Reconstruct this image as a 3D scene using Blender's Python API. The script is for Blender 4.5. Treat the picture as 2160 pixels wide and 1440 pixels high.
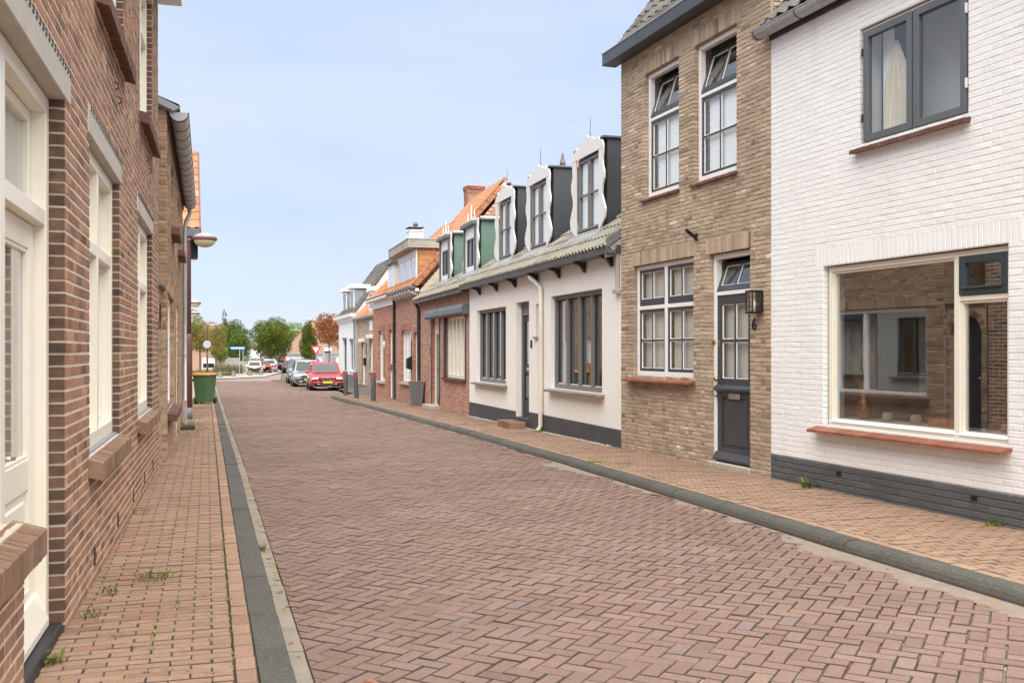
import bpy, bmesh, math, random
import numpy as np
from mathutils import Vector, Matrix
for o in list(bpy.data.objects): bpy.data.objects.remove(o)
S = bpy.context.scene
COL = S.collection
R = random.Random(11)
NR = np.random.RandomState(5)
rad = math.radians

# ---------------------------------------------------------------- camera, sky, sun, exposure
cam = bpy.data.cameras.new('camera'); cam_o = bpy.data.objects.new('camera', cam); COL.objects.link(cam_o)
cam.sensor_width = 36.0; cam.lens = 34.67; cam.shift_y = 0.00926; cam.clip_start = 0.05; cam.clip_end = 3000
cam_o.location = (0, 0, 1.6); cam_o.rotation_euler = (rad(90), 0, 0)
S.camera = cam_o
SUN_EL, SUN_AZ = rad(64), rad(168)      # azimuth clockwise from +Y (north)
W = bpy.data.worlds.new('World'); S.world = W; W.use_nodes = True
nt = W.node_tree; nt.nodes.clear()
wo = nt.nodes.new('ShaderNodeOutputWorld'); bg = nt.nodes.new('ShaderNodeBackground')
sky = nt.nodes.new('ShaderNodeTexSky'); sky.sky_type = 'NISHITA'; sky.sun_disc = False
sky.sun_elevation = SUN_EL; sky.sun_rotation = SUN_AZ; sky.air_density = 1.0; sky.dust_density = 0.3; sky.ozone_density = 1.5
# thin high cloud veil: the clear sky is mixed with a pale even grey-white, thicker in soft streaks
tc = nt.nodes.new('ShaderNodeTexCoord'); mp = nt.nodes.new('ShaderNodeMapping'); mp.inputs['Scale'].default_value = (1.0, 1.6, 3.2)
mp.inputs['Location'].default_value = (0.3, 0.1, 0.2)
cn = nt.nodes.new('ShaderNodeTexNoise'); cn.inputs['Scale'].default_value = 1.7; cn.inputs['Detail'].default_value = 6; cn.inputs['Roughness'].default_value = .55
cr = nt.nodes.new('ShaderNodeValToRGB'); cr.color_ramp.elements[0].position = .34; cr.color_ramp.elements[1].position = .72
cr.color_ramp.elements[0].color = (.88,)*3+(1,); cr.color_ramp.elements[1].color = (.99,)*3+(1,)
mx = nt.nodes.new('ShaderNodeMixRGB'); mx.inputs['Color2'].default_value = (2.14, 2.55, 3.26, 1)
nt.links.new(tc.outputs['Generated'], mp.inputs['Vector']); nt.links.new(mp.outputs['Vector'], cn.inputs['Vector'])
nt.links.new(cn.outputs['Fac'], cr.inputs['Fac']); nt.links.new(cr.outputs['Color'], mx.inputs['Fac'])
nt.links.new(sky.outputs['Color'], mx.inputs['Color1'])
cn2 = nt.nodes.new('ShaderNodeTexNoise'); cn2.inputs['Scale'].default_value = 2.6; cn2.inputs['Detail'].default_value = 7; cn2.inputs['Roughness'].default_value = .6
mp2 = nt.nodes.new('ShaderNodeMapping'); mp2.inputs['Scale'].default_value = (.8, 1.0, 4.0); mp2.inputs['Rotation'].default_value = (0, .25, .4)
cr2 = nt.nodes.new('ShaderNodeValToRGB'); cr2.color_ramp.elements[0].position = .38; cr2.color_ramp.elements[1].position = .74; cr2.color_ramp.elements[1].color = (.80,)*3+(1,)
mx2 = nt.nodes.new('ShaderNodeMixRGB'); mx2.inputs['Color2'].default_value = (2.75, 2.98, 3.35, 1)
nt.links.new(tc.outputs['Generated'], mp2.inputs['Vector']); nt.links.new(mp2.outputs['Vector'], cn2.inputs['Vector']); nt.links.new(cn2.outputs['Fac'], cr2.inputs['Fac'])
nt.links.new(cr2.outputs['Color'], mx2.inputs['Fac']); nt.links.new(mx.outputs['Color'], mx2.inputs['Color1']); nt.links.new(mx2.outputs['Color'], bg.inputs['Color'])
bg.inputs['Strength'].default_value = 0.05
nt.links.new(bg.outputs['Background'], wo.inputs['Surface'])
sl = bpy.data.lights.new('sun', 'SUN'); sun_o = bpy.data.objects.new('sun', sl); COL.objects.link(sun_o)
sl.energy = 1.5; sl.angle = rad(95); sl.color = (1.0, .945, .865)
sd = Vector((math.sin(SUN_AZ)*math.cos(SUN_EL), math.cos(SUN_AZ)*math.cos(SUN_EL), math.sin(SUN_EL)))
sun_o.rotation_euler = sd.to_track_quat('Z', 'Y').to_euler(); sun_o.location = sd*60
S.view_settings.view_transform = 'Standard'; S.view_settings.look = 'None'; S.view_settings.gamma = 1; S.view_settings.use_curve_mapping = False
S.view_settings.exposure = 2.55
try: S.cycles.max_bounces = 8; S.cycles.transparent_max_bounces = 12; S.cycles.glossy_bounces = 3
except Exception: pass

# ---------------------------------------------------------------- helpers
GY = [-30, 14, 52, 110, 400]; GZ = [0, 0, -.45, -.95, -2.0]
def gz(y): return float(np.interp(y, GY, GZ))

def px_of(w):      # approximate place of a point in the 2160 x 1440 photograph, used to rank pieces by their size in view
    if w[1] < .3: return None
    return (1080 + 2080*w[0]/w[1], 740 - 2080*(w[2]-1.6)/w[1])

class MB:
    def __init__(s): s.v = []; s.f = []; s.t = []
    def add(s, v, f, t=0.0):
        n = len(s.v); s.v += v; s.f += [tuple(i+n for i in q) for q in f]; s.t += [t]*len(v); return s
    def box(s, x0, x1, y0, y1, z0, z1, c=0.0, t=0.0):
        if x0 > x1: x0, x1 = x1, x0
        if y0 > y1: y0, y1 = y1, y0
        if z0 > z1: z0, z1 = z1, z0
        c = min(c, .45*min(x1-x0, y1-y0, z1-z0))
        if c <= 0:
            v = [(x, y, z) for z in (z0, z1) for y in (y0, y1) for x in (x0, x1)]
            f = [(0,2,3,1),(4,5,7,6),(0,1,5,4),(2,6,7,3),(0,4,6,2),(1,3,7,5)]
            return s.add(v, f, t)
        v = []; idx = {}
        for k, z in enumerate((z0, z1)):
            for j, y in enumerate((y0, y1)):
                for i, x in enumerate((x0, x1)):
                    sx, sy, sz = 1-2*i, 1-2*j, 1-2*k
                    idx[i,j,k] = len(v)
                    v += [(x, y+sy*c, z+sz*c), (x+sx*c, y, z+sz*c), (x+sx*c, y+sy*c, z)]
        g = lambda i,j,k,a: idx[i,j,k]+a
        f = []
        for i in (0,1):
            q = [g(i,0,0,0), g(i,0,1,0), g(i,1,1,0), g(i,1,0,0)]; f.append(q if i == 0 else q[::-1])
            q = [g(0,i,0,1), g(1,i,0,1), g(1,i,1,1), g(0,i,1,1)]; f.append(q if i == 0 else q[::-1])
            q = [g(0,0,i,2), g(0,1,i,2), g(1,1,i,2), g(1,0,i,2)]; f.append(q if i == 0 else q[::-1])
        for a in (0,1):
            for b in (0,1):
                f.append([g(0,a,b,1), g(1,a,b,1), g(1,a,b,2), g(0,a,b,2)])
                f.append([g(a,0,b,0), g(a,1,b,0), g(a,1,b,2), g(a,0,b,2)])
                f.append([g(a,b,0,0), g(a,b,1,0), g(a,b,1,1), g(a,b,0,1)])
        for k in (0,1):
            for j in (0,1):
                for i in (0,1): f.append([g(i,j,k,0), g(i,j,k,1), g(i,j,k,2)])
        return s.add(v, f, t)
    def ring(s, x0, x1, z0, z1, y0, y1, w, wt=None, wb=None, c=.004):   # rectangular frame in the xz plane
        wt = w if wt is None else wt; wb = w if wb is None else wb
        s.box(x0, x0+w, y0, y1, z0, z1, c); s.box(x1-w, x1, y0, y1, z0, z1, c)
        s.box(x0+w, x1-w, y0, y1, z1-wt, z1, c); s.box(x0+w, x1-w, y0, y1, z0, z0+wb, c); return s
    def prism(s, poly, y0, y1, ax='y', t=0.0):   # poly in (x,z) extruded along y; ax 'x': poly in (y,z) along x; 'z': (x,y) along z
        m = {'y': lambda p, d: (p[0], d, p[1]), 'x': lambda p, d: (d, p[0], p[1]), 'z': lambda p, d: (p[0], p[1], d)}[ax]
        n = len(poly); v = [m(p, y0) for p in poly]+[m(p, y1) for p in poly]
        f = [tuple(range(n))[::-1], tuple(range(n, 2*n))]+[(i, (i+1) % n, (i+1) % n+n, i+n) for i in range(n)]
        return s.add(v, f, t)
    def tube(s, pts, r, n=8, cap=True, t=0.0):
        pts = [Vector(p) for p in pts]; rr = r if isinstance(r, (list, tuple)) else [r]*len(pts)
        v = []; f = []; up = None
        for i, p in enumerate(pts):
            d = (pts[min(i+1, len(pts)-1)]-pts[max(i-1, 0)]).normalized()
            if up is None: up = Vector((0,0,1)) if abs(d.z) < .9 else Vector((1,0,0))
            a = d.cross(up).normalized(); b = a.cross(d).normalized(); up = b
            for k in range(n):
                th = 2*math.pi*k/n; v.append(tuple(p+rr[i]*(a*math.cos(th)+b*math.sin(th))))
        for i in range(len(pts)-1):
            for k in range(n): f.append((i*n+k, i*n+(k+1) % n, (i+1)*n+(k+1) % n, (i+1)*n+k))
        if cap: f.append(tuple(range(n))); f.append(tuple(range((len(pts)-1)*n, len(pts)*n))[::-1])
        return s.add(v, f, t)
    def lathe(s, prof, n=16, o=(0,0,0), t=0.0):   # prof: (r,z)
        v = []; f = []
        for r, z in prof:
            for k in range(n):
                th = 2*math.pi*k/n; v.append((o[0]+r*math.cos(th), o[1]+r*math.sin(th), o[2]+z))
        for i in range(len(prof)-1):
            for k in range(n): f.append((i*n+k, i*n+(k+1) % n, (i+1)*n+(k+1) % n, (i+1)*n+k))
        f.append(tuple(range(n))[::-1]); f.append(tuple(range((len(prof)-1)*n, len(prof)*n)))
        return s.add(v, f, t)
    def mesh(s, name, mat, smooth=False):
        me = bpy.data.meshes.new(name); me.from_pydata(s.v, [], s.f)
        if any(s.t):
            a = me.attributes.new('tint', 'FLOAT', 'POINT'); a.data.foreach_set('value', s.t)
        if smooth: me.polygons.foreach_set('use_smooth', [True]*len(me.polygons))
        if mat: me.materials.append(MATS[mat] if isinstance(mat, str) else mat)
        me.update(); return me
    def build(s, name, mat, parent=None, smooth=False, loc=None, rotz=None):
        return link(name, s.mesh(name, mat, smooth), parent, loc, rotz)

def link(name, me, parent=None, loc=None, rotz=None):
    o = bpy.data.objects.new(name, me); COL.objects.link(o)
    if parent is not None: o.parent = parent
    if loc is not None: o.location = loc
    if rotz is not None: o.rotation_euler = (0, 0, rotz)
    return o
def tag(o, label=None, cat=None, group=None, kind=None):
    if label: o['label'] = label
    if cat: o['category'] = cat
    if group: o['group'] = group
    if kind: o['kind'] = kind
    return o
def thing(name, label, cat, loc=(0,0,0), rotz=0, group=None):
    o = bpy.data.objects.new(name, None); COL.objects.link(o); o.location = loc; o.rotation_euler = (0, 0, rotz)
    o.empty_display_size = .2
    return tag(o, label, cat, group)
def copy_tree(o, parent=None):
    c = o.copy(); COL.objects.link(c); c.parent = parent
    for ch in KIDS(o): copy_tree(ch, c)
    return c
def KIDS(o): return [x for x in list(bpy.data.objects) if x.parent == o]

# ---------------------------------------------------------------- materials
MATS = {}
def _new(name):
    m = bpy.data.materials.new(name); m.use_nodes = True; MATS[name] = m
    nt = m.node_tree; b = nt.nodes['Principled BSDF']; return m, nt, b
def N(nt, kind, **kw):
    n = nt.nodes.new(kind)
    for k, v in kw.items():
        if k in n.inputs: n.inputs[k].default_value = v
        else: setattr(n, k, v)
    return n
def noise(nt, scale, detail=4, rough=.55, stretch=None, coord=None):
    n = N(nt, 'ShaderNodeTexNoise', Scale=scale, Detail=detail, Roughness=rough)
    src = coord
    if src is None:
        g = nt.nodes.new('ShaderNodeNewGeometry'); src = g.outputs['Position']
    if stretch:
        mpn = N(nt, 'ShaderNodeMapping', Scale=stretch); nt.links.new(src, mpn.inputs['Vector']); src = mpn.outputs['Vector']
    nt.links.new(src, n.inputs['Vector']); return n
def ramp(nt, fac, stops):
    r = nt.nodes.new('ShaderNodeValToRGB'); e = r.color_ramp.elements
    while len(e) < len(stops): e.new(.5)
    for x, (p, c) in zip(e, stops): x.position = p; x.color = tuple(c)+(1,)
    nt.links.new(fac, r.inputs['Fac']); return r
def mixc(nt, a, b, fac, mode='MIX'):
    m = nt.nodes.new('ShaderNodeMixRGB'); m.blend_type = mode
    for sock, val in ((m.inputs['Color1'], a), (m.inputs['Color2'], b), (m.inputs['Fac'], fac)):
        if hasattr(val, 'is_linked'): nt.links.new(val, sock)
        elif isinstance(val, (int, float)): sock.default_value = val
        else: sock.default_value = tuple(val)+(1,)
    return m
def bump(nt, b, h, strength, dist=.01):
    bp = N(nt, 'ShaderNodeBump', Strength=strength, Distance=dist); nt.links.new(h, bp.inputs['Height']); nt.links.new(bp.outputs['Normal'], b.inputs['Normal'])
def mul(c, k): return tuple(min(1, x*k) for x in c)

def plain(name, col, rough=.6, var=.08, vs=3.0, bs=60.0, bst=.08, metal=0, spec=.5, stretch=None, dirt=None, bdist=.004, coat=0):
    m, nt, b = _new(name)
    n = noise(nt, vs, 5, .6, stretch)
    r = ramp(nt, n.outputs['Fac'], [(.3, mul(col, 1-var)), (.7, mul(col, 1+var))])
    out = r.outputs['Color']
    if dirt:   # (colour, scale, threshold, amount): irregular stains
        dn = noise(nt, dirt[1], 6, .65, dirt[4] if len(dirt) > 4 else None)
        dr = ramp(nt, dn.outputs['Fac'], [(dirt[2], (0,0,0)), (min(1, dirt[2]+.18), (dirt[3],)*3)])
        out = mixc(nt, out, dirt[0], dr.outputs['Color']).outputs['Color']
    nt.links.new(out, b.inputs['Base Color'])
    b.inputs['Roughness'].default_value = rough; b.inputs['Metallic'].default_value = metal
    b.inputs['Specular IOR Level'].default_value = spec
    if coat: b.inputs['Coat Weight'].default_value = coat; b.inputs['Coat Roughness'].default_value = .05
    if bst: bump(nt, b, noise(nt, bs, 4, .6).outputs['Fac'], bst, bdist)
    return m
def tinted(name, stops, rough=.85, grain=220., gamt=.22, big=.9, bamt=.16, bs=140., bst=.4, bdist=.004, dirt=None, spec=.3, split=None, low=(45., .5)):
    """pieces: each one takes its own colour from the attribute 'tint'"""
    m, nt, b = _new(name)
    a1 = N(nt, 'ShaderNodeAttribute', attribute_name='tint'); a1.attribute_type = 'GEOMETRY'
    a2 = N(nt, 'ShaderNodeAttribute', attribute_name='tint'); a2.attribute_type = 'OBJECT'
    ad = N(nt, 'ShaderNodeMath', operation='ADD'); nt.links.new(a1.outputs['Fac'], ad.inputs[0]); nt.links.new(a2.outputs['Fac'], ad.inputs[1])
    c = ramp(nt, ad.outputs['Value'], stops).outputs['Color']
    g = noise(nt, grain, 3, .7); gr = ramp(nt, g.outputs['Fac'], [(.25, (1-gamt,)*3), (.75, (1+gamt*.6,)*3)])
    c = mixc(nt, c, gr.outputs['Color'], 1.0, 'MULTIPLY').outputs['Color']
    l = noise(nt, low[0], 4, .6); lr = ramp(nt, l.outputs['Fac'], [(.3, (1-low[1]*.4,)*3), (.7, (1+low[1]*.2,)*3)])
    c = mixc(nt, c, lr.outputs['Color'], 1.0, 'MULTIPLY').outputs['Color']
    w = noise(nt, big, 5, .6); wr = ramp(nt, w.outputs['Fac'], [(.3, (1-bamt,)*3), (.7, (1+bamt*.6,)*3)])
    c = mixc(nt, c, wr.outputs['Color'], 1.0, 'MULTIPLY').outputs['Color']
    if dirt:
        for d in (dirt if isinstance(dirt, list) else [dirt]):
            dn = noise(nt, d[1], 6, .65, d[4] if len(d) > 4 else None)
            dr = ramp(nt, dn.outputs['Fac'], [(d[2], (0,0,0)), (min(1, d[2]+.14), (d[3],)*3)])
            c = mixc(nt, c, d[0], dr.outputs['Color']).outputs['Color']
    nt.links.new(c, b.inputs['Base Color']); b.inputs['Roughness'].default_value = rough; b.inputs['Specular IOR Level'].default_value = spec
    bump(nt, b, noise(nt, bs, 5, .65).outputs['Fac'], bst, bdist)
    return m

# masonry
tinted('brick_left', [(0, (0.148,0.084,0.054)), (.3, (0.272,0.149,0.092)), (.6, (0.367,0.198,0.122)), (.85, (0.457,0.252,0.154)), (1, (0.506,0.320,0.202))], bst=.45, bdist=.004, dirt=[((.36,.29,.24), 2.2, .60, .38), ((.55,.48,.40), 23., .70, .5)])
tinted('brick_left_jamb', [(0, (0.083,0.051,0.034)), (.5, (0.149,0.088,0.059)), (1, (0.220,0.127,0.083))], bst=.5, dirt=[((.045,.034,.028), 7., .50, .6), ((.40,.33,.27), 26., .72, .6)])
tinted('brick_tan', [(0, (0.206,0.152,0.110)), (.25, (0.346,0.262,0.189)), (.55, (0.488,0.377,0.274)), (.8, (0.597,0.454,0.339)), (1, (0.795,0.702,0.577))], bst=.9, bs=55., bdist=.010, gamt=.28, dirt=[((.56,.46,.38), 9., .60, .45), ((.14,.09,.06), 14., .68, .5)])
tinted('brick_brown', [(0, (0.202,0.122,0.080)), (.3, (0.329,0.214,0.139)), (.6, (0.437,0.291,0.185)), (1, (0.565,0.391,0.258))], bst=.7, bs=60., bdist=.008, dirt=((.38,.30,.22), 6., .6, .35))
tinted('brick_red', [(0, (0.238,0.105,0.072)), (.4, (0.381,0.173,0.117)), (.75, (0.475,0.227,0.155)), (1, (0.522,0.309,0.227))], bst=.35, dirt=((.42,.32,.26), 3., .62, .3))
tinted('brick_rust', [(0, (0.267,0.098,0.057)), (.4, (0.410,0.159,0.094)), (.75, (0.481,0.216,0.134)), (1, (0.533,0.307,0.216))], bst=.35)
tinted('brick_yellow', [(0, (.34,.25,.13)), (.5, (.46,.35,.19)), (1, (.55,.44,.27))], bst=.4)
tinted('brick_white', [(0, (.80,.795,.78)), (.5, (.83,.825,.81)), (1, (.85,.845,.83))], rough=.62, gamt=.03, low=(20., .06), bamt=.03, bs=38., bst=.55, bdist=.006, dirt=[((.60,.58,.54), 30., .74, .30), ((.66,.635,.59), 1.6, .56, .42, (1, 1, .22))])
tinted('brick_grey', [(0, (.085,.088,.092)), (.5, (.105,.108,.112)), (1, (.125,.127,.130))], rough=.55, gamt=.06, low=(20., .12), bs=40., bst=.4, bdist=.005, dirt=((.28,.26,.24), 7., .68, .4))
tinted('sill_tile_red', [(0, (0.230,0.078,0.042)), (.5, (0.285,0.104,0.056)), (1, (0.320,0.130,0.075))], rough=.5, gamt=.10, bst=.15)
tinted('sill_brick', [(0, (0.186,0.099,0.062)), (.5, (0.256,0.151,0.096)), (1, (0.350,0.221,0.145))], rough=.8, gamt=.3, bst=.5, dirt=((.32,.25,.18), 5., .52, .6))
tinted('sill_dark', [(0, (.12,.055,.04)), (.5, (.17,.08,.06)), (1, (.22,.11,.08))], rough=.7, bst=.3)
plain('mortar_light', (.55,.465,.375), .95, .12, 6, 200, .4, bdist=.003, dirt=((.34,.27,.22), 2.2, .62, .5))
plain('mortar_tan', (.40,.31,.225), .95, .18, 8, 160, .6, bdist=.005)
plain('mortar_red', (.56,.46,.385), .95, .12, 8, 160, .4)
plain('mortar_white', (.70,.695,.68), .7, .03, 6, 60, .4, dirt=((.42,.40,.37), 16., .72, .6))
plain('mortar_grey', (.085,.087,.09), .7, .1, 6, 60, .4)
plain('concrete_lintel', (.44,.405,.35), .9, .10, 5, 260, .5, dirt=((.24,.20,.165), 3., .62, .6))
plain('stucco', (.84,.81,.755), .9, .025, 1.2, 170, .9, bdist=.006, dirt=((.70,.66,.59), 1.6, .62, .5, (1, 1, .3)))
plain('plinth_paint', (.058,.060,.066), .6, .15, 3, 90, .3, dirt=((.15,.15,.155), 4., .62, .5))
plain('mossy_stone', (.19,.165,.125), .9, .2, 6, 150, .3)
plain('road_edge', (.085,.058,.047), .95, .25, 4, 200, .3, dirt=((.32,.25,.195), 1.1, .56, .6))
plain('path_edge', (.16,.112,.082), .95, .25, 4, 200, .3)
plain('stone_step', (.40,.36,.31), .9, .12, 6, 150, .3)
# wood, paint, metal
plain('cream_paint', (.76,.71,.60), .35, .02, 1.5, 40, .03, dirt=((.56,.49,.38), 9., .74, .25))
plain('white_paint', (.80,.79,.765), .35, .02, 1.5, 40, .03, dirt=((.60,.57,.52), 9., .74, .2))
plain('dormer_white', (.73,.71,.675), .5, .02, 2, 60, .05)
plain('anthracite', (.048,.052,.058), .38, .12, 2.5, 60, .05, dirt=((.12,.12,.125), 8., .70, .3))
plain('grey_paint', (.115,.122,.13), .42, .08, 2, 60, .04)
plain('taupe_paint', (.17,.16,.15), .5, .08, 2, 60, .05)
plain('navy_dark', (.022,.026,.036), .45, .1, 2, 60, .03)
plain('green_casement', (.036,.050,.055), .35, .1, 2, 60, .05)
plain('green_board', (.12,.195,.155), .5, .10, 1.6, 50, .06, dirt=((.17,.27,.215), 3., .58, .4))
plain('slate_board', (.052,.056,.066), .45, .12, 1.5, 50, .06, dirt=((.12,.13,.14), 2.4, .62, .4))
plain('zinc', (.40,.41,.42), .45, .14, 4, 30, .06, metal=.4, dirt=((.24,.24,.245), 5., .58, .5))
plain('zinc_grey', (.30,.315,.335), .5, .1, 4, 30, .06, metal=.35)
plain('zinc_dark', (.13,.135,.14), .5, .15, 4, 30, .06, metal=.4)
plain('lead', (.16,.165,.175), .6, .15, 8, 40, .2, metal=.3)
plain('pvc_cream', (.66,.60,.52), .45, .04, 1.5, 40, .02, dirt=((.50,.42,.33), 6., .70, .35))
plain('black_plastic', (.022,.022,.023), .5, .1, 3, 80, .05)
plain('black_metal', (.016,.016,.017), .45, .1, 3, 80, .05, metal=.3)
plain('iron_rust', (.06,.045,.038), .7, .2, 20, 90, .3, metal=.4)
plain('brass', (.42,.31,.14), .35, .15, 20, 90, .1, metal=.9)
plain('chrome', (.62,.62,.62), .2, .05, 20, 90, .0, metal=1.0)
plain('lamp_maroon', (.145,.062,.060), .5, .12, 4, 60, .06, dirt=((.27,.17,.16), 14., .64, .5))
plain('lamp_grey', (.16,.155,.16), .6, .12, 4, 60, .06)
plain('lamp_cap', (.36,.28,.265), .6, .08, 5, 60, .05, dirt=((.30,.22,.20), 12., .6, .5))
plain('lamp_globe', (.62,.54,.36), .3, .06, 6, 60, .0)
plain('bin_green', (.055,.125,.050), .5, .06, 2, 90, .04)
plain('bin_green_dark', (.04,.08,.038), .5, .06, 2, 90, .04)
plain('bin_orange', (.74,.225,.035), .5, .06, 2, 90, .04)
plain('planter_zinc', (.18,.185,.19), .5, .1, 3, 40, .05, metal=.3)
plain('bollard_grey', (.075,.078,.082), .6, .14, 5, 90, .1, dirt=((.16,.16,.16), 10., .62, .4))
plain('bollard_red', (.42,.075,.04), .6, .1, 5, 90, .05)
plain('post_grey', (.42,.44,.46), .5, .08, 3, 90, .05, metal=.4)
plain('sign_blue', (.10,.30,.60), .4, .03, 3, 90, 0)
plain('sign_white', (.74,.75,.78), .4, .03, 3, 90, 0)
plain('sign_red', (.60,.03,.03), .4, .03, 3, 90, 0)
plain('sign_back', (.36,.375,.40), .5, .05, 3, 90, 0)
plain('timber', (.44,.20,.085), .65, .35, 1.3, 40, .2, stretch=(2, 2, 22), dirt=((.20,.10,.05), 5., .62, .6, (1, 1, 10)))
plain('timber_grey', (.36,.32,.27), .75, .25, 1.8, 40, .2, dirt=((.13,.115,.10), 2.2, .58, .6))
plain('timber_fence', (.36,.34,.31), .8, .15, 3, 40, .2, stretch=(8, 8, 1))
plain('wood_sill', (.24,.205,.18), .7, .30, 5, 50, .25, dirt=((.14,.11,.09), 9., .55, .6))
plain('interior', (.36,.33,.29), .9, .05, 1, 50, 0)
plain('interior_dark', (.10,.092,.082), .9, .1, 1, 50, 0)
plain('curtain_white', (.90,.90,.885), .9, .03, 6, 90, 0)
plain('curtain_grey', (.60,.585,.555), .9, .08, 20, 90, 0, stretch=(8, 8, .6))
plain('curtain_beige', (.66,.60,.47), .9, .08, 8, 90, 0)
plain('pottery_pale', (.50,.44,.36), .8, .12, 20, 90, .1)
plain('pottery_pink', (.46,.28,.20), .8, .12, 20, 90, .1)
plain('pottery_red', (.42,.13,.07), .7, .15, 14, 90, .1)
plain('straw', (.56,.45,.27), .9, .2, 30, 90, 0)
plain('copper_wire', (.40,.19,.10), .4, .1, 20, 90, 0, metal=.7)
# roofs
tinted('tile_grey', [(0, (0.203,0.188,0.152)), (.5, (0.278,0.258,0.208)), (1, (0.344,0.319,0.263))], bs=50, bst=.4, dirt=[((.15,.15,.10), 5., .58, .5), ((.44,.42,.36), 12., .66, .4)])
tinted('tile_dark', [(0, (0.078,0.073,0.065)), (.5, (0.125,0.117,0.104)), (1, (0.177,0.166,0.146))], bs=50, bst=.4, dirt=((.24,.23,.19), 6., .58, .5))
tinted('tile_orange', [(0, (0.330,0.130,0.067)), (.5, (0.438,0.197,0.103)), (1, (0.503,0.274,0.159))], bs=50, bst=.3, gamt=.15, dirt=((.30,.12,.06), 7., .64, .4))
# paving
tinted('road_brick', [(0, (0.162,0.100,0.076)), (.35, (0.199,0.127,0.099)), (.7, (0.228,0.147,0.115)), (.9, (0.248,0.167,0.132)), (1, (0.201,0.146,0.132))], rough=.8, grain=260, gamt=.20, big=.45, bamt=.10, bst=.35, bs=190, bdist=.003, dirt=[((.30,.235,.195), .7, .52, .22), ((.10,.078,.066), 1.3, .60, .28)])
tinted('path_brick', [(0, (0.237,0.139,0.090)), (.3, (0.302,0.188,0.127)), (.8, (0.349,0.227,0.152)), (.95, (0.366,0.247,0.169)), (1, (0.325,0.165,0.116))], rough=.85, grain=240, gamt=.22, big=.8, bamt=.12, bst=.4, bs=170, bdist=.003, dirt=[((.40,.34,.28), 2.2, .64, .42), ((.15,.115,.085), 4., .66, .30)])
m, nt_, b_ = _new('joint_sand')
_n = noise(nt_, 2.3, 5, .6); _g = noise(nt_, 320, 2, .7)
_c = ramp(nt_, _n.outputs['Fac'], [(.40, (.085,.065,.05)), (.58, (.37,.30,.235))])
_c2 = mixc(nt_, _c.outputs['Color'], ramp(nt_, _g.outputs['Fac'], [(.3, (.55,)*3), (.7, (1.25,)*3)]).outputs['Color'], 1.0, 'MULTIPLY')
nt_.links.new(_c2.outputs['Color'], b_.inputs['Base Color']); b_.inputs['Roughness'].default_value = .95; bump(nt_, b_, _g.outputs['Fac'], .6, .004)
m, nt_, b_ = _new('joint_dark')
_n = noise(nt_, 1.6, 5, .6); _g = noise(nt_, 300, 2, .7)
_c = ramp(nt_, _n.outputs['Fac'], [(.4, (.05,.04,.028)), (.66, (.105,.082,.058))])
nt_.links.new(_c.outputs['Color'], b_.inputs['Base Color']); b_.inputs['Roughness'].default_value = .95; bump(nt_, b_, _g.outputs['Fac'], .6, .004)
plain('kerb_concrete', (.072,.067,.055), .9, .22, 2.5, 260, .8, bdist=.004, dirt=[][0:0] or ((.185,.175,.145), 60., .53, .75))
plain('gutter_stone', (.235,.20,.155), .9, .14, 5, 200, .5, dirt=((.14,.115,.085), 4., .55, .6))
plain('far_paving', (.212,.150,.125), .9, .07, .6, 60, .2, dirt=((.23,.175,.15), 3., .55, .4))
plain('plaza_paving', (.30,.27,.23), .9, .06, .5, 60, .2)
plain('ground_soil', (.24,.20,.16), .95, .1, .3, 30, .3)
plain('sand', (.235,.185,.145), .95, .15, 12, 300, .6, dirt=((.20,.15,.115), 9., .52, .7))
plain('grit', (.40,.36,.30), .95, .2, 30, 200, .5)
# plants
def leafmat(name, stops, trans=.35):
    m, nt, b = _new(name)
    a1 = N(nt, 'ShaderNodeAttribute', attribute_name='tint')
    c = ramp(nt, a1.outputs['Fac'], stops).outputs['Color']
    nt.links.new(c, b.inputs['Base Color']); b.inputs['Roughness'].default_value = .6; b.inputs['Specular IOR Level'].default_value = .3
    t = nt.nodes.new('ShaderNodeBsdfTranslucent'); nt.links.new(c, t.inputs['Color'])
    ms = N(nt, 'ShaderNodeMixShader', Fac=trans)
    nt.links.new(b.outputs['BSDF'], ms.inputs[1]); nt.links.new(t.outputs['BSDF'], ms.inputs[2])
    nt.links.new(ms.outputs['Shader'], nt.nodes['Material Output'].inputs['Surface'])
leafmat('leaf_green', [(0, (0.037,0.058,0.009)), (.5, (0.102,0.145,0.018)), (1, (0.221,0.233,0.028))])
leafmat('leaf_dark', [(0, (0.034,0.064,0.014)), (.5, (0.084,0.138,0.024)), (1, (0.180,0.231,0.038))])
leafmat('leaf_yellow', [(0, (0.075,0.106,0.022)), (.4, (0.213,0.213,0.044)), (.75, (0.400,0.275,0.062)), (1, (0.500,0.250,0.062))])
leafmat('leaf_rust', [(0, (0.120,0.072,0.024)), (.4, (0.312,0.108,0.036)), (.75, (0.432,0.168,0.054)), (1, (0.408,0.240,0.060))])
leafmat('leaf_light', [(0, (0.083,0.134,0.023)), (.5, (0.196,0.258,0.047)), (1, (0.310,0.352,0.073))])
leafmat('leaf_fallen', [(0, (.16,.07,.03)), (.5, (.34,.16,.05)), (1, (.50,.34,.09))], .1)
plain('bark', (.115,.09,.065), .9, .25, 8, 60, .6, bdist=.01)
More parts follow.
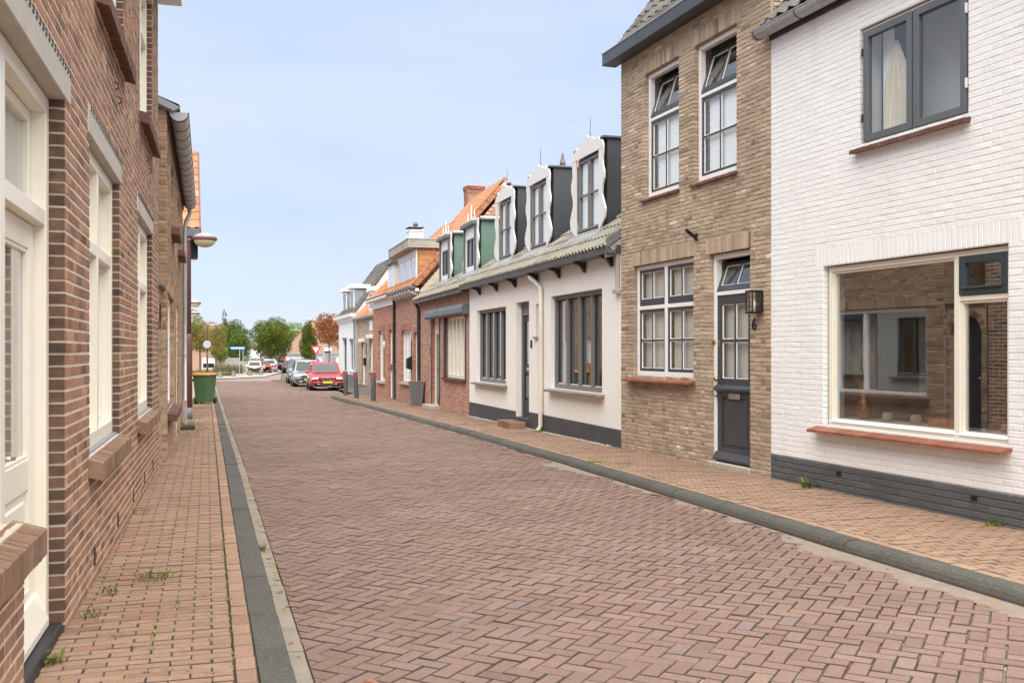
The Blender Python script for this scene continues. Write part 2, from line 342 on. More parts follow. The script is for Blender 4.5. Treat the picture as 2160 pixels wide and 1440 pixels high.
# glass
def glass(name, refl=1.0, tint=(.985,.995,.99), wob=.0):
    m = bpy.data.materials.new(name); m.use_nodes = True; MATS[name] = m; nt = m.node_tree; nt.nodes.clear()
    o = nt.nodes.new('ShaderNodeOutputMaterial'); ms = nt.nodes.new('ShaderNodeMixShader')
    t = nt.nodes.new('ShaderNodeBsdfTransparent'); t.inputs['Color'].default_value = tint+(1,)
    g = nt.nodes.new('ShaderNodeBsdfGlossy'); g.inputs['Roughness'].default_value = .012; g.inputs['Color'].default_value = (.95,.97,1,1)
    lw = N(nt, 'ShaderNodeLayerWeight', Blend=.5); pw = N(nt, 'ShaderNodeMath', operation='POWER'); pw.inputs[1].default_value = 4.0
    k = N(nt, 'ShaderNodeMath', operation='MULTIPLY_ADD'); k.inputs[1].default_value = .9; k.inputs[2].default_value = .055*refl; k.use_clamp = True
    nt.links.new(lw.outputs['Facing'], pw.inputs[0]); nt.links.new(pw.outputs['Value'], k.inputs[0]); nt.links.new(k.outputs['Value'], ms.inputs['Fac'])
    if wob:
        n = noise(nt, 1.7, 2, .5); bp = N(nt, 'ShaderNodeBump', Strength=wob, Distance=.02); nt.links.new(n.outputs['Fac'], bp.inputs['Height']); nt.links.new(bp.outputs['Normal'], g.inputs['Normal'])
    nt.links.new(t.outputs['BSDF'], ms.inputs[1]); nt.links.new(g.outputs['BSDF'], ms.inputs[2]); nt.links.new(ms.outputs['Shader'], o.inputs['Surface'])
glass('glass', 1.0, wob=.03)
glass('glass_big', 4.6, tint=(.93,.95,.94), wob=.02)
m, nt_, b_ = _new('car_glass'); b_.inputs['Base Color'].default_value = (.022,.026,.028,1); b_.inputs['Roughness'].default_value = .05; b_.inputs['Specular IOR Level'].default_value = .35
def carpaint(name, col, metal=.0):
    m, nt, b = _new(name); b.inputs['Base Color'].default_value = col+(1,); b.inputs['Roughness'].default_value = .32; b.inputs['Metallic'].default_value = metal
    b.inputs['Coat Weight'].default_value = .8; b.inputs['Coat Roughness'].default_value = .06
carpaint('car_red', (.45,.018,.016)); carpaint('car_silver', (.42,.43,.42), .55); carpaint('car_blue', (.11,.14,.20), .3); carpaint('car_black', (.012,.012,.014))
carpaint('car_white', (.74,.74,.73)); carpaint('car_grey', (.20,.20,.195), .4); carpaint('car_darkred', (.25,.015,.02))
plain('tyre', (.018,.018,.018), .8, .1, 5, 90, .1); plain('rim', (.42,.42,.42), .35, .05, 5, 90, 0, metal=.8)
plain('headlamp', (.62,.63,.64), .12, .03, 5, 90, 0); plain('taillamp', (.38,.02,.018), .2, .05, 5, 90, 0); plain('plate_yellow', (.70,.46,.03), .5, .03, 5, 90, 0)
plain('plate_blue', (.03,.07,.35), .5, .03, 5, 90, 0); plain('indicator', (.70,.30,.04), .3, .03, 5, 90, 0)
plain('garage_red', (.50,.03,.025), .5, .05, 2, 60, 0); plain('salmon', (.52,.34,.26), .7, .05, 2, 60, 0); plain('pale_panel', (.62,.63,.62), .6, .04, 2, 60, 0)
plain('brick_far', (.42,.27,.19), .9, .12, 6, 60, .2); plain('far_white', (.78,.775,.76), .8, .02, 2, 60, .1); plain('roof_brown', (.24,.12,.085), .9, .12, 3, 60, .2)
# ---------------------------------------------------------------- ground, road, pavements, kerbs
def xl(y): return .42-.309*y                       # road-side edge of the left kerb
YR = [-4, 2, 6.12, 7.79, 8.71, 10.84, 12.95, 15.27, 18.77, 24.78, 28.31, 36.66, 41.2]
XR = [6.75, 4.62, 3.18, 2.62, 2.34, 1.67, .99, .28, -.72, -2.60, -3.72, -6.33, -7.72]
def xr(y): return float(np.interp(y, YR, XR))      # road-side edge of the right kerb
U = Vector((-.2952, .9554)); V = Vector((.9554, .2952))   # along and across the street
def sheet(name, rows, mat, dz=0.0, kind='structure', n=1):
    """rows: (y, x0, x1) -> a strip that follows the fall of the street"""
    mb = MB(); v = []; f = []
    for y, a, b in rows: v += [(a, y, gz(y)+dz), (b, y, gz(y)+dz)]
    for i in range(len(rows)-1): f.append((2*i, 2*i+1, 2*i+3, 2*i+2))
    mb.add(v, f); return tag(mb.build(name, mat), kind=kind)
g = sheet('ground', [(y, -900, 900) for y in (-40, 14, 52, 110, 400, 1500)], 'ground_soil', -.12)
def xre(y): return xr(y) if y < 41.2 else float(np.interp(y, [41.2, 42.2, 52, 60, 76], [-7.72, -7.15, -9.2, -11.2, -13.6]))
ys = list(np.arange(-3, 72.6, 1.5))
road = sheet('road', [(y, xl(y)-.05, xre(y)+.06) for y in ys], 'joint_sand', -.0135)
far = sheet('road_beyond', [(72.01, xl(72)-.1, -13.1), (76, xl(76)-.1, -13), (84, -24.5, -13), (110, -36, -10), (170, -60, 4)], 'far_paving', -.004)
plaza = sheet('plaza', [(77.5, -60, -24.2), (88, -60, -22.0), (96, -60, -23.6), (135, -80, -30)], 'plaza_paving', .06)

def clip(poly, p, n):
    out = []
    for i in range(len(poly)):
        a, b = poly[i], poly[(i+1) % len(poly)]
        da = (a[0]-p[0])*n[0]+(a[1]-p[1])*n[1]; db = (b[0]-p[0])*n[0]+(b[1]-p[1])*n[1]
        if da >= 0: out.append(a)
        if (da >= 0) != (db >= 0):
            t = da/(da-db); out.append((a[0]+t*(b[0]-a[0]), a[1]+t*(b[1]-a[1])))
    return out
def paver(mb, poly, z, c, t, depth=.03, tilt=(0,0)):
    cx = sum(p[0] for p in poly)/len(poly); cy = sum(p[1] for p in poly)/len(poly); n = len(poly)
    v = []
    for lvl in range(3):
        for i, p in enumerate(poly):
            ix = iy = 0.0
            if lvl == 2:
                for q in (poly[i-1], poly[(i+1) % n]):
                    d = math.hypot(q[0]-p[0], q[1]-p[1]) or 1; ix += (q[0]-p[0])/d*min(c, d*.3); iy += (q[1]-p[1])/d*min(c, d*.3)
            zz = z(p[1]) if callable(z) else z
            zz += tilt[0]*(p[0]-cx)+tilt[1]*(p[1]-cy)
            v.append((p[0]+ix, p[1]+iy, zz-(depth if lvl == 0 else c*.75 if lvl == 1 else 0)))
    f = [tuple(range(2*n, 3*n))]
    for l in (0, 1):
        for i in range(n): f.append((l*n+i, l*n+(i+1) % n, (l+1)*n+(i+1) % n, (l+1)*n+i))
    mb.add(v, f, t)
def rect(c, a, hl, hw):   # centre, unit direction, half length, half width
    b = Vector((-a[1], a[0]))
    return [tuple(c+a*sx*hl+b*sy*hw) for sx, sy in ((-1,-1),(1,-1),(1,1),(-1,1))]
def in_view(x, y, z):
    p = px_of((x, y, z)); return p is not None and -20 < p[0] < 2180 and 0 < p[1] < 1460
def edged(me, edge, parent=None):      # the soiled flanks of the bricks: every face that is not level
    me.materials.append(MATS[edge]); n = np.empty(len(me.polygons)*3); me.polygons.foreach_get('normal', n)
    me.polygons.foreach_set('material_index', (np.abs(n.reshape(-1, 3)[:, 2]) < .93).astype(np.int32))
    return next((o for o in parent.children if o.data == me), None) if parent else None
def lay(name, parent, items, mat, c, limit=300, depth=.03, edge='path_edge'):
    """items: dict(poly, z, full=(length,width), ang, ctr, tint). The largest in view become pieces of their own, the rest one part"""
    full = [it for it in items if it['full'] and in_view(it['ctr'][0], it['ctr'][1], 0)]
    full.sort(key=lambda it: -it['full'][0]*it['full'][1]/it['ctr'][1]**3)
    chosen = set(id(it) for it in full[:limit]); shared = {}
    rest = MB()
    for it in items:
        tl = (R.gauss(0, .006), R.gauss(0, .006))
        if id(it) in chosen:
            key = (round(it['full'][0], 3), round(it['full'][1], 3), R.randrange(3))
            if key not in shared:
                q = MB(); hl, hw = it['full'][0]/2, it['full'][1]/2; j = lambda: R.uniform(-.0022, .0022)
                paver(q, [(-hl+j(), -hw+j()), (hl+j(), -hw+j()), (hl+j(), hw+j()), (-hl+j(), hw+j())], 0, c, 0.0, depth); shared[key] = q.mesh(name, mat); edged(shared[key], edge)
            o = link(name, shared[key], parent, (it['ctr'][0], it['ctr'][1], it['z'](it['ctr'][1])))
            o.rotation_euler = (tl[1], -tl[0], it['ang']+R.gauss(0, .008)); o['tint'] = it['tint']
        else: paver(rest, it['poly'], it['z'], c, it['tint'], depth, tl)
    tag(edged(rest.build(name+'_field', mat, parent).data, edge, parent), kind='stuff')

# herringbone clinkers of the roadway
P = .1005; items = []
A = Vector((V.x*math.cos(rad(45))-V.y*math.sin(rad(45)), V.x*math.sin(rad(45))+V.y*math.cos(rad(45))))
B = Vector((A.y, -A.x))
O = Vector((0, 5.0)); hl, hw = P-.0044, P/2-.0044
aA, aB = math.atan2(A.y, A.x), math.atan2(B.y, B.x)
und = lambda x, y: .003*math.sin(x*1.3+y*.7)+.0015*math.sin(x*2.9-y*1.7)
for mm in range(-135, 135):
    for nn in range(-20, 300):
        gx, gy = mm+2*nn, mm-2*nn
        base = O+P*(gx*A+gy*B)
        if base.y < 2.5 or base.y > 73 or base.x < xl(base.y)-.5 or base.x > xre(base.y)+.5: continue
        for horiz in (True, False):
            c = base+P*((1.0*A+.5*B) if horiz else (.5*A+2.0*B)); d = A if horiz else B
            c = c+Vector((R.gauss(0, .0016), R.gauss(0, .0016)))
            poly = rect(c, d, hl, hw)
            yy = c.y; lx = xl(yy)+.10; rx = xre(yy)-.004
            ins = all(xl(p[1])+.10 <= p[0] <= xre(p[1])-.004 for p in poly)
            if not ins:
                poly = clip(poly, (lx, yy), (.9554, .2952))
                if len(poly) > 2: poly = clip(poly, (rx, yy), (-.951, -.31))
                if len(poly) < 3: continue
                ar = abs(sum(poly[i][0]*poly[(i+1) % len(poly)][1]-poly[(i+1) % len(poly)][0]*poly[i][1] for i in range(len(poly))))/2
                if ar < .0015: continue
            tn = min(.98, max(.02, R.gauss(.5, .14))) if R.random() > .025 else 1.0
            dz = R.gauss(0, .0016)+und(c.x, c.y)
            items.append(dict(poly=poly, z=(lambda y, dz=dz: gz(y)+dz), full=(2*hl, 2*hw) if ins else None, ang=aA if horiz else aB, ctr=(c.x, c.y), tint=tn))
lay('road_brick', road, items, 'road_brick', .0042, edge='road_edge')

# left pavement: rows laid across the path, a header row along the kerb and two along the houses
kerb_w = .165
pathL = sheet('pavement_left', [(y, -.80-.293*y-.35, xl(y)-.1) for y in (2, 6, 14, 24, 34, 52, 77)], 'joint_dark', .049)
items = []; base0 = Vector((xl(2.0), 2.0)); Vl = -V; zL = lambda y: gz(y)+.062
for i in range(0, 450):      # rows
    t = i*.0775
    ctr0 = base0+U*t; W_ = 1.40-.0045*t
    dzr = R.gauss(0, .0015)
    for k in range(0, 8):
        w = kerb_w+.115+(k+.5)*.198+(-.099 if i % 2 else 0)
        hl_, cut = .095, 0
        lo, hi = w-.098, w+.098
        lo = max(lo, kerb_w+.113)
        hi = min(hi, W_-.19)
        if hi-lo < .03: continue
        c = ctr0+Vl*((lo+hi)/2); hl_ = (hi-lo)/2-.0012-abs(R.gauss(0, .0016))
        if c.y > 36: continue
        tn = min(.93, max(.02, R.gauss(.5, .18))) if R.random() > .035 else 1.0
        dz = dzr+R.gauss(0, .0014)+.004*math.sin(c.y*1.1+c.x)
        c = c+U*R.gauss(0, .0015)
        items.append(dict(poly=rect(c, V, hl_, .0356), z=(lambda y, dz=dz: zL(y)+dz), full=(round(2*hl_, 3), .0712), ang=math.atan2(V.y, V.x), ctr=(c.x, c.y), tint=tn))
for w, j0 in ((kerb_w+.057, 0), (None, .07), (None, .16)):
    for i in range(0, 170):
        t = j0+i*.205; W_ = 1.40-.0045*t
        ww = w if w else (W_-.135 if j0 == .07 else W_-.03)
        c = base0+U*t+Vl*ww
        if c.y > 36: continue
        dz = R.gauss(0, .002); tn = min(1, max(.02, R.gauss(.6 if w else .4, .2)))
        items.append(dict(poly=rect(c, U, .099, .047), z=(lambda y, dz=dz: zL(y)+dz), full=(.198, .094), ang=math.atan2(U.y, U.x), ctr=(c.x, c.y), tint=tn))
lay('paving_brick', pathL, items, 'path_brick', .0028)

# right pavement
FAC = [(7.5, -.9), (3.06, 11.64), (1.71, 15.43), (-1.07, 24.81), (-2.96, 31.4), (-4.22, 35.8), (-5.75, 40.85), (-6.9, 44.5)]
def xf(y): return float(np.interp(y, [p[1] for p in FAC], [p[0] for p in FAC]))
pathR = sheet('pavement_right', [(y, xr(min(y, 41.2))+.08, xf(y)+.25) for y in (-1, 2, 6, 9, 12, 15.4, 20, 25, 31, 36, 41.2)]+[(41.9, -7.4, -5.6), (43, -6.9, -5.9), (60, -11.6, -9)], 'joint_dark', .086)
items = []; zR = lambda y: gz(y)+.100
y = 1.5; i = 0
while y < 41.0:
    x0 = xr(y); d = Vector((xr(y+.5)-xr(y-.5), 1.0)).normalized(); nrm = Vector((d.y, -d.x)); c0 = Vector((x0, y)); dzr = R.gauss(0, .0015)
    wmax = (xf(y)-x0)*nrm.x+.12; k = 0
    while True:
        w = .165+.108+(k+.5)*.203+(-.1 if i % 2 else 0); lo = max(w-.098, .165+.108); hi = min(w+.098, wmax); k += 1
        if lo > wmax-.03: break
        if hi-lo < .03: continue
        c = c0+nrm*((lo+hi)/2)+d*R.gauss(0, .0015); hl_ = (hi-lo)/2-.003
        tn = min(.93, max(.02, R.gauss(.5, .18))) if R.random() > .02 else 1.0
        dz = dzr+R.gauss(0, .0014)
        items.append(dict(poly=rect(c, nrm, hl_, .0346), z=(lambda y, dz=dz: zR(y)+dz), full=(round(2*hl_, 3), .0692), ang=math.atan2(nrm.y, nrm.x), ctr=(c.x, c.y), tint=tn))
    if i % 3 == 0:
        c = c0+nrm*(.165+.054)+d*.07; dz = R.gauss(0, .002)
        items.append(dict(poly=rect(c, d, .107, .046), z=(lambda y, dz=dz: zR(y)+dz), full=(.214, .092), ang=math.atan2(d.y, d.x), ctr=(c.x, c.y), tint=min(1, max(.02, R.gauss(.75, .15)))))
    y += .074*d.y; i += 1
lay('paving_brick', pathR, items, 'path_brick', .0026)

# kerbs: one stone after the other
def kerb(name, line, side, prof, mat, step, z0, gap=.006, piece='kerb_stone'):
    root = None; L = [Vector(p) for p in line]; acc = [0]
    for a, b in zip(L, L[1:]): acc.append(acc[-1]+(b-a).length)
    def at(t):
        for i in range(len(L)-1):
            if t <= acc[i+1] or i == len(L)-2:
                d = (L[i+1]-L[i]).normalized(); return L[i]+d*(t-acc[i]), d
    bed = MB(); v = []; f = []
    for p in L: v.append((p.x, p.y, gz(p.y)-.03))
    for p, (q, d) in zip(L, [at(a) for a in acc]):
        nn = Vector((d.y, -d.x))*side; v.append((p.x+nn.x*prof[-1][0], p.y+nn.y*prof[-1][0], gz(p.y)-.03))
    n = len(L); f = [(i, i+1, n+i+1, n+i) for i in range(n-1)]
    root = tag(bed.add(v, f).build(name, 'joint_dark'), kind='structure')
    t = 0; m = len(prof)
    while t < acc[-1]-.1:
        t1 = min(t+step, acc[-1]); mb = MB(); v = []; jz = R.gauss(0, .0025); jw = R.gauss(0, .002)
        cuts = [t+gap/2+(t1-t-gap)*k/3 for k in range(4)]
        for q in cuts:
            p, d = at(q); nn = Vector((d.y, -d.x))*side
            for w, z in prof: v.append((p.x+nn.x*(w+jw), p.y+nn.y*(w+jw), gz(p.y)+z+z0+jz))
        f = [(i*m+k, i*m+k+1, (i+1)*m+k+1, (i+1)*m+k) for i in range(3) for k in range(m-1)]+[tuple(range(m)), tuple(range(3*m, 4*m))[::-1]]
        mb.add(v, f, 0).build(piece, mat, root); t = t1
kerb('kerb_right', [(xr(y), y) for y in [1.2]+YR[2:-1]+[39.5]]+[(-7.35, 40.6), (-7.2, 41.1), (-6.9, 41.4)], 1,
     [(.0, -.12), (.004, .03), (.018, .062), (.042, .086), (.075, .097), (.165, .100), (.165, -.05)], 'kerb_concrete', 1.0, 0)
kerb('kerb_left', [(xl(y), y) for y in (2.0, 14, 40, 76)]+[(xl(78)+.1, 78.2), (-23.2, 79.5), (-22.9, 84), (-22.4, 88.5)], -1,
     [(.0, -.12), (.0, .03), (.006, .048), (.018, .057), (.165, .062), (.165, -.05)], 'kerb_concrete', 1.0, 0)
kerb('gutter_strip', [(xl(y)+.094, y) for y in (2.0, 20, 44)], -1, [(0, -.04), (0, -.004), (.004, .001), (.088, .004), (.09, -.04)], 'gutter_stone', .31, 0, .005, 'gutter_stone')

# sand washed against the right kerb
rs = random.Random(31); mb = MB(); v = []; f = []; n = 0; y = 4.0; wd = .1
while y < 34:
    wd = min(.30, max(.015, wd+rs.gauss(0, .035))) if y < 14 else min(.08, max(.004, wd*.97+rs.gauss(0, .012)))
    x = xr(y); v += [(x+.02, y, gz(y)+.012), (x-wd*.5, y-.02, gz(y)+.0095), (x-wd, y+rs.gauss(0, .02), gz(y)-.001)]
    if n: f += [(3*n-3, 3*n-2, 3*n+1, 3*n), (3*n-2, 3*n-1, 3*n+2, 3*n+1)]
    n += 1; y += .05
tag(mb.add(v, f).build('sand_drift', 'sand'), 'pale sand washed along the right kerb', 'sand', kind='stuff')
# ---------------------------------------------------------------- building kit
class Fac:
    """a street front from p to q; s runs from p to q, x is the house's own axis, y points to the street"""
    def __init__(s, p, q, side):
        p = Vector(p); q = Vector(q); s.p = p; s.d = (q-p).normalized(); s.L = (q-p).length
        s.k = 1 if side == 'R' else -1; a = s.d*s.k; s.ang = math.atan2(a.y, a.x); s.a = a; s.n = Vector((-a.y, a.x))
    def x(s, v): return s.k*v
    def xs(s, a, b): return tuple(sorted((s.k*a, s.k*b)))
    def w(s, x, y, z): return (s.p.x+s.a.x*x+s.n.x*y, s.p.y+s.a.y*x+s.n.y*y, z)
    def root(s, name, label, cat, group=None): return thing(name, label, cat, (s.p.x, s.p.y, 0), s.ang, group)

def in_op(x, z, ops): return any(a-1e-6 < x < b+1e-6 and c-1e-6 < z < d+1e-6 for a, b, c, d in ops)
def wall_mesh(mb, x0, x1, z0, z1, ops, thick, yf=0.0):
    xs = sorted({x0, x1}|{min(max(v, x0), x1) for o in ops for v in o[:2]}); zs = sorted({z0, z1}|{min(max(v, z0), z1) for o in ops for v in o[2:]})
    solid = lambda i, k: 0 <= i < len(xs)-1 and 0 <= k < len(zs)-1 and not in_op((xs[i]+xs[i+1])/2, (zs[k]+zs[k+1])/2, ops)
    yb = yf-thick
    for i in range(len(xs)-1):
        for k in range(len(zs)-1):
            if not solid(i, k): continue
            a, b, c, d = xs[i], xs[i+1], zs[k], zs[k+1]
            q = lambda *pts: mb.add(list(pts), [(0,1,2,3)])
            q((a,yf,c), (b,yf,c), (b,yf,d), (a,yf,d)); q((b,yb,c), (a,yb,c), (a,yb,d), (b,yb,d))
            if not solid(i-1, k): q((a,yb,c), (a,yf,c), (a,yf,d), (a,yb,d))
            if not solid(i+1, k): q((b,yf,c), (b,yb,c), (b,yb,d), (b,yf,d))
            if not solid(i, k-1): q((a,yb,c), (b,yb,c), (b,yf,c), (a,yf,c))
            if not solid(i, k+1): q((a,yf,d), (b,yf,d), (b,yb,d), (a,yb,d))
def brick_v(x0, x1, z0, z1, yb, yf, c, j=0.0):
    g = lambda: R.uniform(-j, j) if j else 0.0
    v = [(x0,yb,z0),(x1,yb,z0),(x1,yb,z1),(x0,yb,z1),
         (x0+g(),yf-c,z0+g()),(x1+g(),yf-c,z0+g()),(x1+g(),yf-c,z1+g()),(x0+g(),yf-c,z1+g()),
         (x0+c+g(),yf+g(),z0+c+g()),(x1-c+g(),yf+g(),z0+c+g()),(x1-c+g(),yf+g(),z1-c+g()),(x0+c+g(),yf+g(),z1-c+g())]
    f = [(8,9,10,11)]
    for l in (0, 4):
        for i in range(4): f.append((l+i, l+(i+1) % 4, l+4+(i+1) % 4, l+4+i))
    return v, f
def courses(x0, x1, z0, z1, ops, L, H, J, wild=.0, edge=.02, seed=1):
    """bricks of a wall: (xa, xb, za, zb, touches an opening or a corner)"""
    rr = random.Random(seed); out = []; z = z0; k = 0
    while z+H*.6 <= z1:
        zt = min(z+H, z1); zc = (z+zt)/2; segs = [(x0, x1)]
        for a, b, c, d in ops:
            if c < zc < d:
                ns = []
                for p, q in segs:
                    if b <= p or a >= q: ns.append((p, q)); continue
                    if a > p: ns.append((p, a))
                    if b < q: ns.append((b, q))
                segs = ns
        for p, q in segs:
            off = (L+J)/2 if k % 2 else 0
            n0 = math.floor((p-x0+off)/(L+J)); xcur = x0-off+n0*(L+J); cuts = []
            while xcur < q:
                a, b = max(xcur, p), min(xcur+L, q)
                if wild and rr.random() < wild and b-a > L*.9: cuts += [(a, (a+b)/2-J/2), ((a+b)/2+J/2, b)]
                else: cuts.append((a, b))
                xcur += L+J
            if len(cuts) > 1 and cuts[0][1]-cuts[0][0] < .06: cuts = [(cuts[0][0], cuts[1][1])]+cuts[2:]
            if len(cuts) > 1 and cuts[-1][1]-cuts[-1][0] < .06: cuts = cuts[:-2]+[(cuts[-2][0], cuts[-1][1])]
            if cuts and cuts[-1][1] < q-.002: cuts[-1] = (cuts[-1][0], q)
            if cuts and cuts[0][0] > p+.002: cuts[0] = (p, cuts[0][1])
            cuts = [c for c in cuts if c[1]-c[0] > .012]
            for i, (a, b) in enumerate(cuts):
                if b-a < .04 and 0 < i < len(cuts)-1: pass
                out.append((a, b, z, zt, 'l' if i == 0 else 'r' if i == len(cuts)-1 else ''))
        z += H+J; k += 1
    return out
def soldier(x0, x1, z0, z1, w=.052, J=.01):
    n = max(1, round((x1-x0)/(w+J))); st = (x1-x0)/n
    return [(x0+i*st+J/2, x0+(i+1)*st-J/2, z0, z1, '') for i in range(n)]
def put_bricks(fac, parent, bricks, mat, proud=.006, c=.004, jit=.0012, reveal=.11, limit=300, name='brick', tints=(.5, .2), ylocal=0.0, seed=3, jamb=None):
    rr = random.Random(seed); rest = MB(); shared = {}
    def size(b):
        w = fac.w((b[0]+b[1])/2, ylocal, (b[2]+b[3])/2); p = px_of(w)
        if p is None or not (-5 < p[0] < 2165 and -5 < p[1] < 1445): return 0
        vx, vy = w[0], w[1]; d = math.hypot(vx, vy); return (b[1]-b[0])*(b[3]-b[2])*abs(vx*fac.n.x+vy*fac.n.y)/d/d/d
    sz = [(size(b), i) for i, b in enumerate(bricks)]
    big = {i for s_, i in sorted(sz, reverse=True)[:limit] if s_ > 0} if limit else set()
    for i, b in enumerate(bricks):
        a, d, z0, z1, edge = b; tn = min(.99, max(.01, rr.gauss(*tints))); yb = ylocal-(reveal if edge else .02); pr = ylocal+proud+rr.uniform(-.3, .3)*proud*.5
        if i in big:
            key = (round(d-a, 3), round(z1-z0, 3), bool(edge), rr.randrange(4))
            if key not in shared:
                q = MB(); h, k = (d-a)/2, (z1-z0)/2; v, f = brick_v(-h, h, -k, k, yb-ylocal, proud, c, jit); q.add(v, f); shared[key] = q.mesh(name, mat)
                if jamb and edge: jambed(shared[key], jamb)
            o = link(name, shared[key], parent, ((a+d)/2, ylocal+pr-ylocal-proud, (z0+z1)/2)); o['tint'] = tn
        else:
            v, f = brick_v(a, d, z0, z1, yb, pr, c, jit); rest.add(v, f, tn)
    if rest.v:
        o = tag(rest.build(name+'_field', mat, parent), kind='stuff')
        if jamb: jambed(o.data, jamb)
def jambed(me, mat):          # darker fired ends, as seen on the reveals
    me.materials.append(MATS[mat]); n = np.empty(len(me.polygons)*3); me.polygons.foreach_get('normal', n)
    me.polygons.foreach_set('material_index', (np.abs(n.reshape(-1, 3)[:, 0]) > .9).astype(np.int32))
def brick_wall(fac, root, s0, s1, z0, z1, ops, mat_b, mat_m, L=.21, H=.052, J=.011, thick=.28, solds=(), extra=(), limit=300, reveal=.11, name='wall', wild=.06, proud=.006, c=.004, jit=.0012, tints=(.5, .2), seed=1, blank=(), zbase=None, jamb=None):
    """ops: openings (s0,s1,z0,z1) through the wall; solds: soldier courses; blank: places without bricks on an unbroken wall"""
    cv = lambda o: fac.xs(o[0], o[1])+(o[2], o[3])
    X0, X1 = fac.xs(s0, s1); o_ = [cv(o) for o in ops]; g = .007
    mb = MB(); wall_mesh(mb, X0+.002, X1-.002, z0-.3 if zbase is None else zbase, z1, [(a-g, b+g, c_-g, d+g) for a, b, c_, d in o_], thick)
    w = mb.build(name, mat_m, root)
    so = [cv(o) for o in solds]; bl = [cv(o) for o in blank]
    br = courses(X0, X1, z0, z1, o_+so+bl, L, H, J, wild, seed=seed)
    for o in so: br += soldier(o[0], o[1], o[2]+.002, o[3]-.004)
    put_bricks(fac, w, br, mat_b, proud, c, jit, reveal, limit, tints=tints, seed=seed, jamb=jamb)
    return w
def room(root, fac, s0, s1, z0, z1, depth=2.2, yf=-.29, mat='interior', name='room'):
    a, b = fac.xs(s0, s1); v = [(a,yf,z0),(b,yf,z0),(b,yf,z1),(a,yf,z1),(a,yf-depth,z0),(b,yf-depth,z0),(b,yf-depth,z1),(a,yf-depth,z1)]
    return MB().add(v, [(4,5,6,7),(0,1,5,4),(3,7,6,2),(0,4,7,3),(1,2,6,5)]).build(name, mat, root)
def window(fac, root, s0, s1, z0, z1, y=-.06, fw=.055, fd=.075, mat='cream_paint', mull=(), trans=(), parts=True, gl='glass', name='window', wb=None, wt=None):
    """outer frame with its mullions (s, width) and transoms (z, s0, s1, width); returns the frame"""
    a, b = fac.xs(s0, s1); mb = MB().ring(a, b, z0, z1, y-fd, y, fw, wt, wb)
    for m_ in mull:
        s, wd = m_[0], m_[1]; zz = (m_[2], m_[3]) if len(m_) > 2 else (z0+(wb or fw), z1-(wt or fw)); mb.box(fac.x(s)-wd/2, fac.x(s)+wd/2, y-fd, y-.002, zz[0], zz[1], .004)
    for z, p, q, wd in trans: c, d = fac.xs(p, q); mb.box(c, d, y-fd, y-.003, z-wd/2, z+wd/2, .004)
    return mb.build(name, mat, root)
def sash(fac, parent, s0, s1, z0, z1, y, w=.05, d=.045, mat='anthracite', bars_v=0, bars_h=0, bw=.024, gl='glass', tilt=0, name='casement', wb=None, bead=None, pane=True, blind=None, zbar=None):
    """a glazed leaf: ring, glazing bars and a pane for each light"""
    a, b = fac.xs(s0, s1); h = z1-z0; wb = wb or w
    mb = MB().ring(a, b, 0, h, -d, 0, w, None, wb, .003)
    xs = [a+w+(b-a-2*w)*(i+1)/(bars_v+1) for i in range(bars_v)]; zs = [wb+(h-w-wb)*(i+1)/(bars_h+1) for i in range(bars_h)] if zbar is None else [zbar]
    for x in xs: mb.box(x-bw/2, x+bw/2, -d+.008, -.004, wb, h-w, .002)
    for z in zs: mb.box(a+w, b-w, -d+.009, -.005, z-bw/2, z+bw/2, .002)
    o = mb.build(name, mat, parent, loc=(0, y, z0))
    if tilt: o.rotation_euler = (tilt, 0, 0)
    X = [a+w]+xs+[b-w]; Z = [wb]+zs+[h-w]
    for i in range(len(X)-1):
        for k in range(len(Z)-1):
            x0, x1, p, q = X[i]+(bw/2 if i else 0), X[i+1]-(bw/2 if i < len(X)-2 else 0), Z[k]+(bw/2 if k else 0), Z[k+1]-(bw/2 if k < len(Z)-2 else 0)
            lvl = o if parent.parent is None else parent
            off = (0, 0, 0) if lvl is o else (0, y, z0)
            if pane:
                pn = MB().box(x0-.004, x1+.004, -d*.6, -d*.6+.005, p-.004, q+.004).build('pane', gl, lvl, loc=off)
                if tilt and lvl is not o: pn.rotation_euler = (tilt, 0, 0)
            if bead:
                bd = MB().ring(x0, x1, p, q, -d*.55, -.012, .011, c=.002).build('glazing_bead', bead, lvl, loc=off)
                if tilt and lvl is not o: bd.rotation_euler = (tilt, 0, 0)
    return o
def pane(fac, parent, s0, s1, z0, z1, y, gl='glass'):
    a, b = fac.xs(s0, s1); return MB().box(a, b, y-.005, y, z0, z1).build('pane', gl, parent)
def fbox(fac, name, mat, parent, s0, s1, y0, y1, z0, z1, c=.004):
    a, b = fac.xs(s0, s1); return MB().box(a, b, y0, y1, z0, z1, c).build(name, mat, parent)
def sill_tiles(fac, parent, s0, s1, z, y0, y1, n, mat, drop=.03, th=.035, name='sill_tile', gap=.004):
    """sloping sill of n tiles, each its own piece"""
    a, b = fac.xs(s0, s1); st = (b-a)/n; me = {}
    for i in range(n):
        k = R.randrange(3)
        if k not in me:
            j = R.uniform(-.002, .002); q = MB().prism([(y0, z-drop*0), (y0, z-th), (y1+j, z-th-drop), (y1+j, z-drop-.004), (y1-.006+j, z-drop)], gap/2, st-gap/2, 'x'); me[k] = q.mesh(name, mat)
        o = link(name, me[k], parent, (a+i*st, 0, R.gauss(0, .0008))); o['tint'] = min(.98, max(.02, R.gauss(.5, .2)))
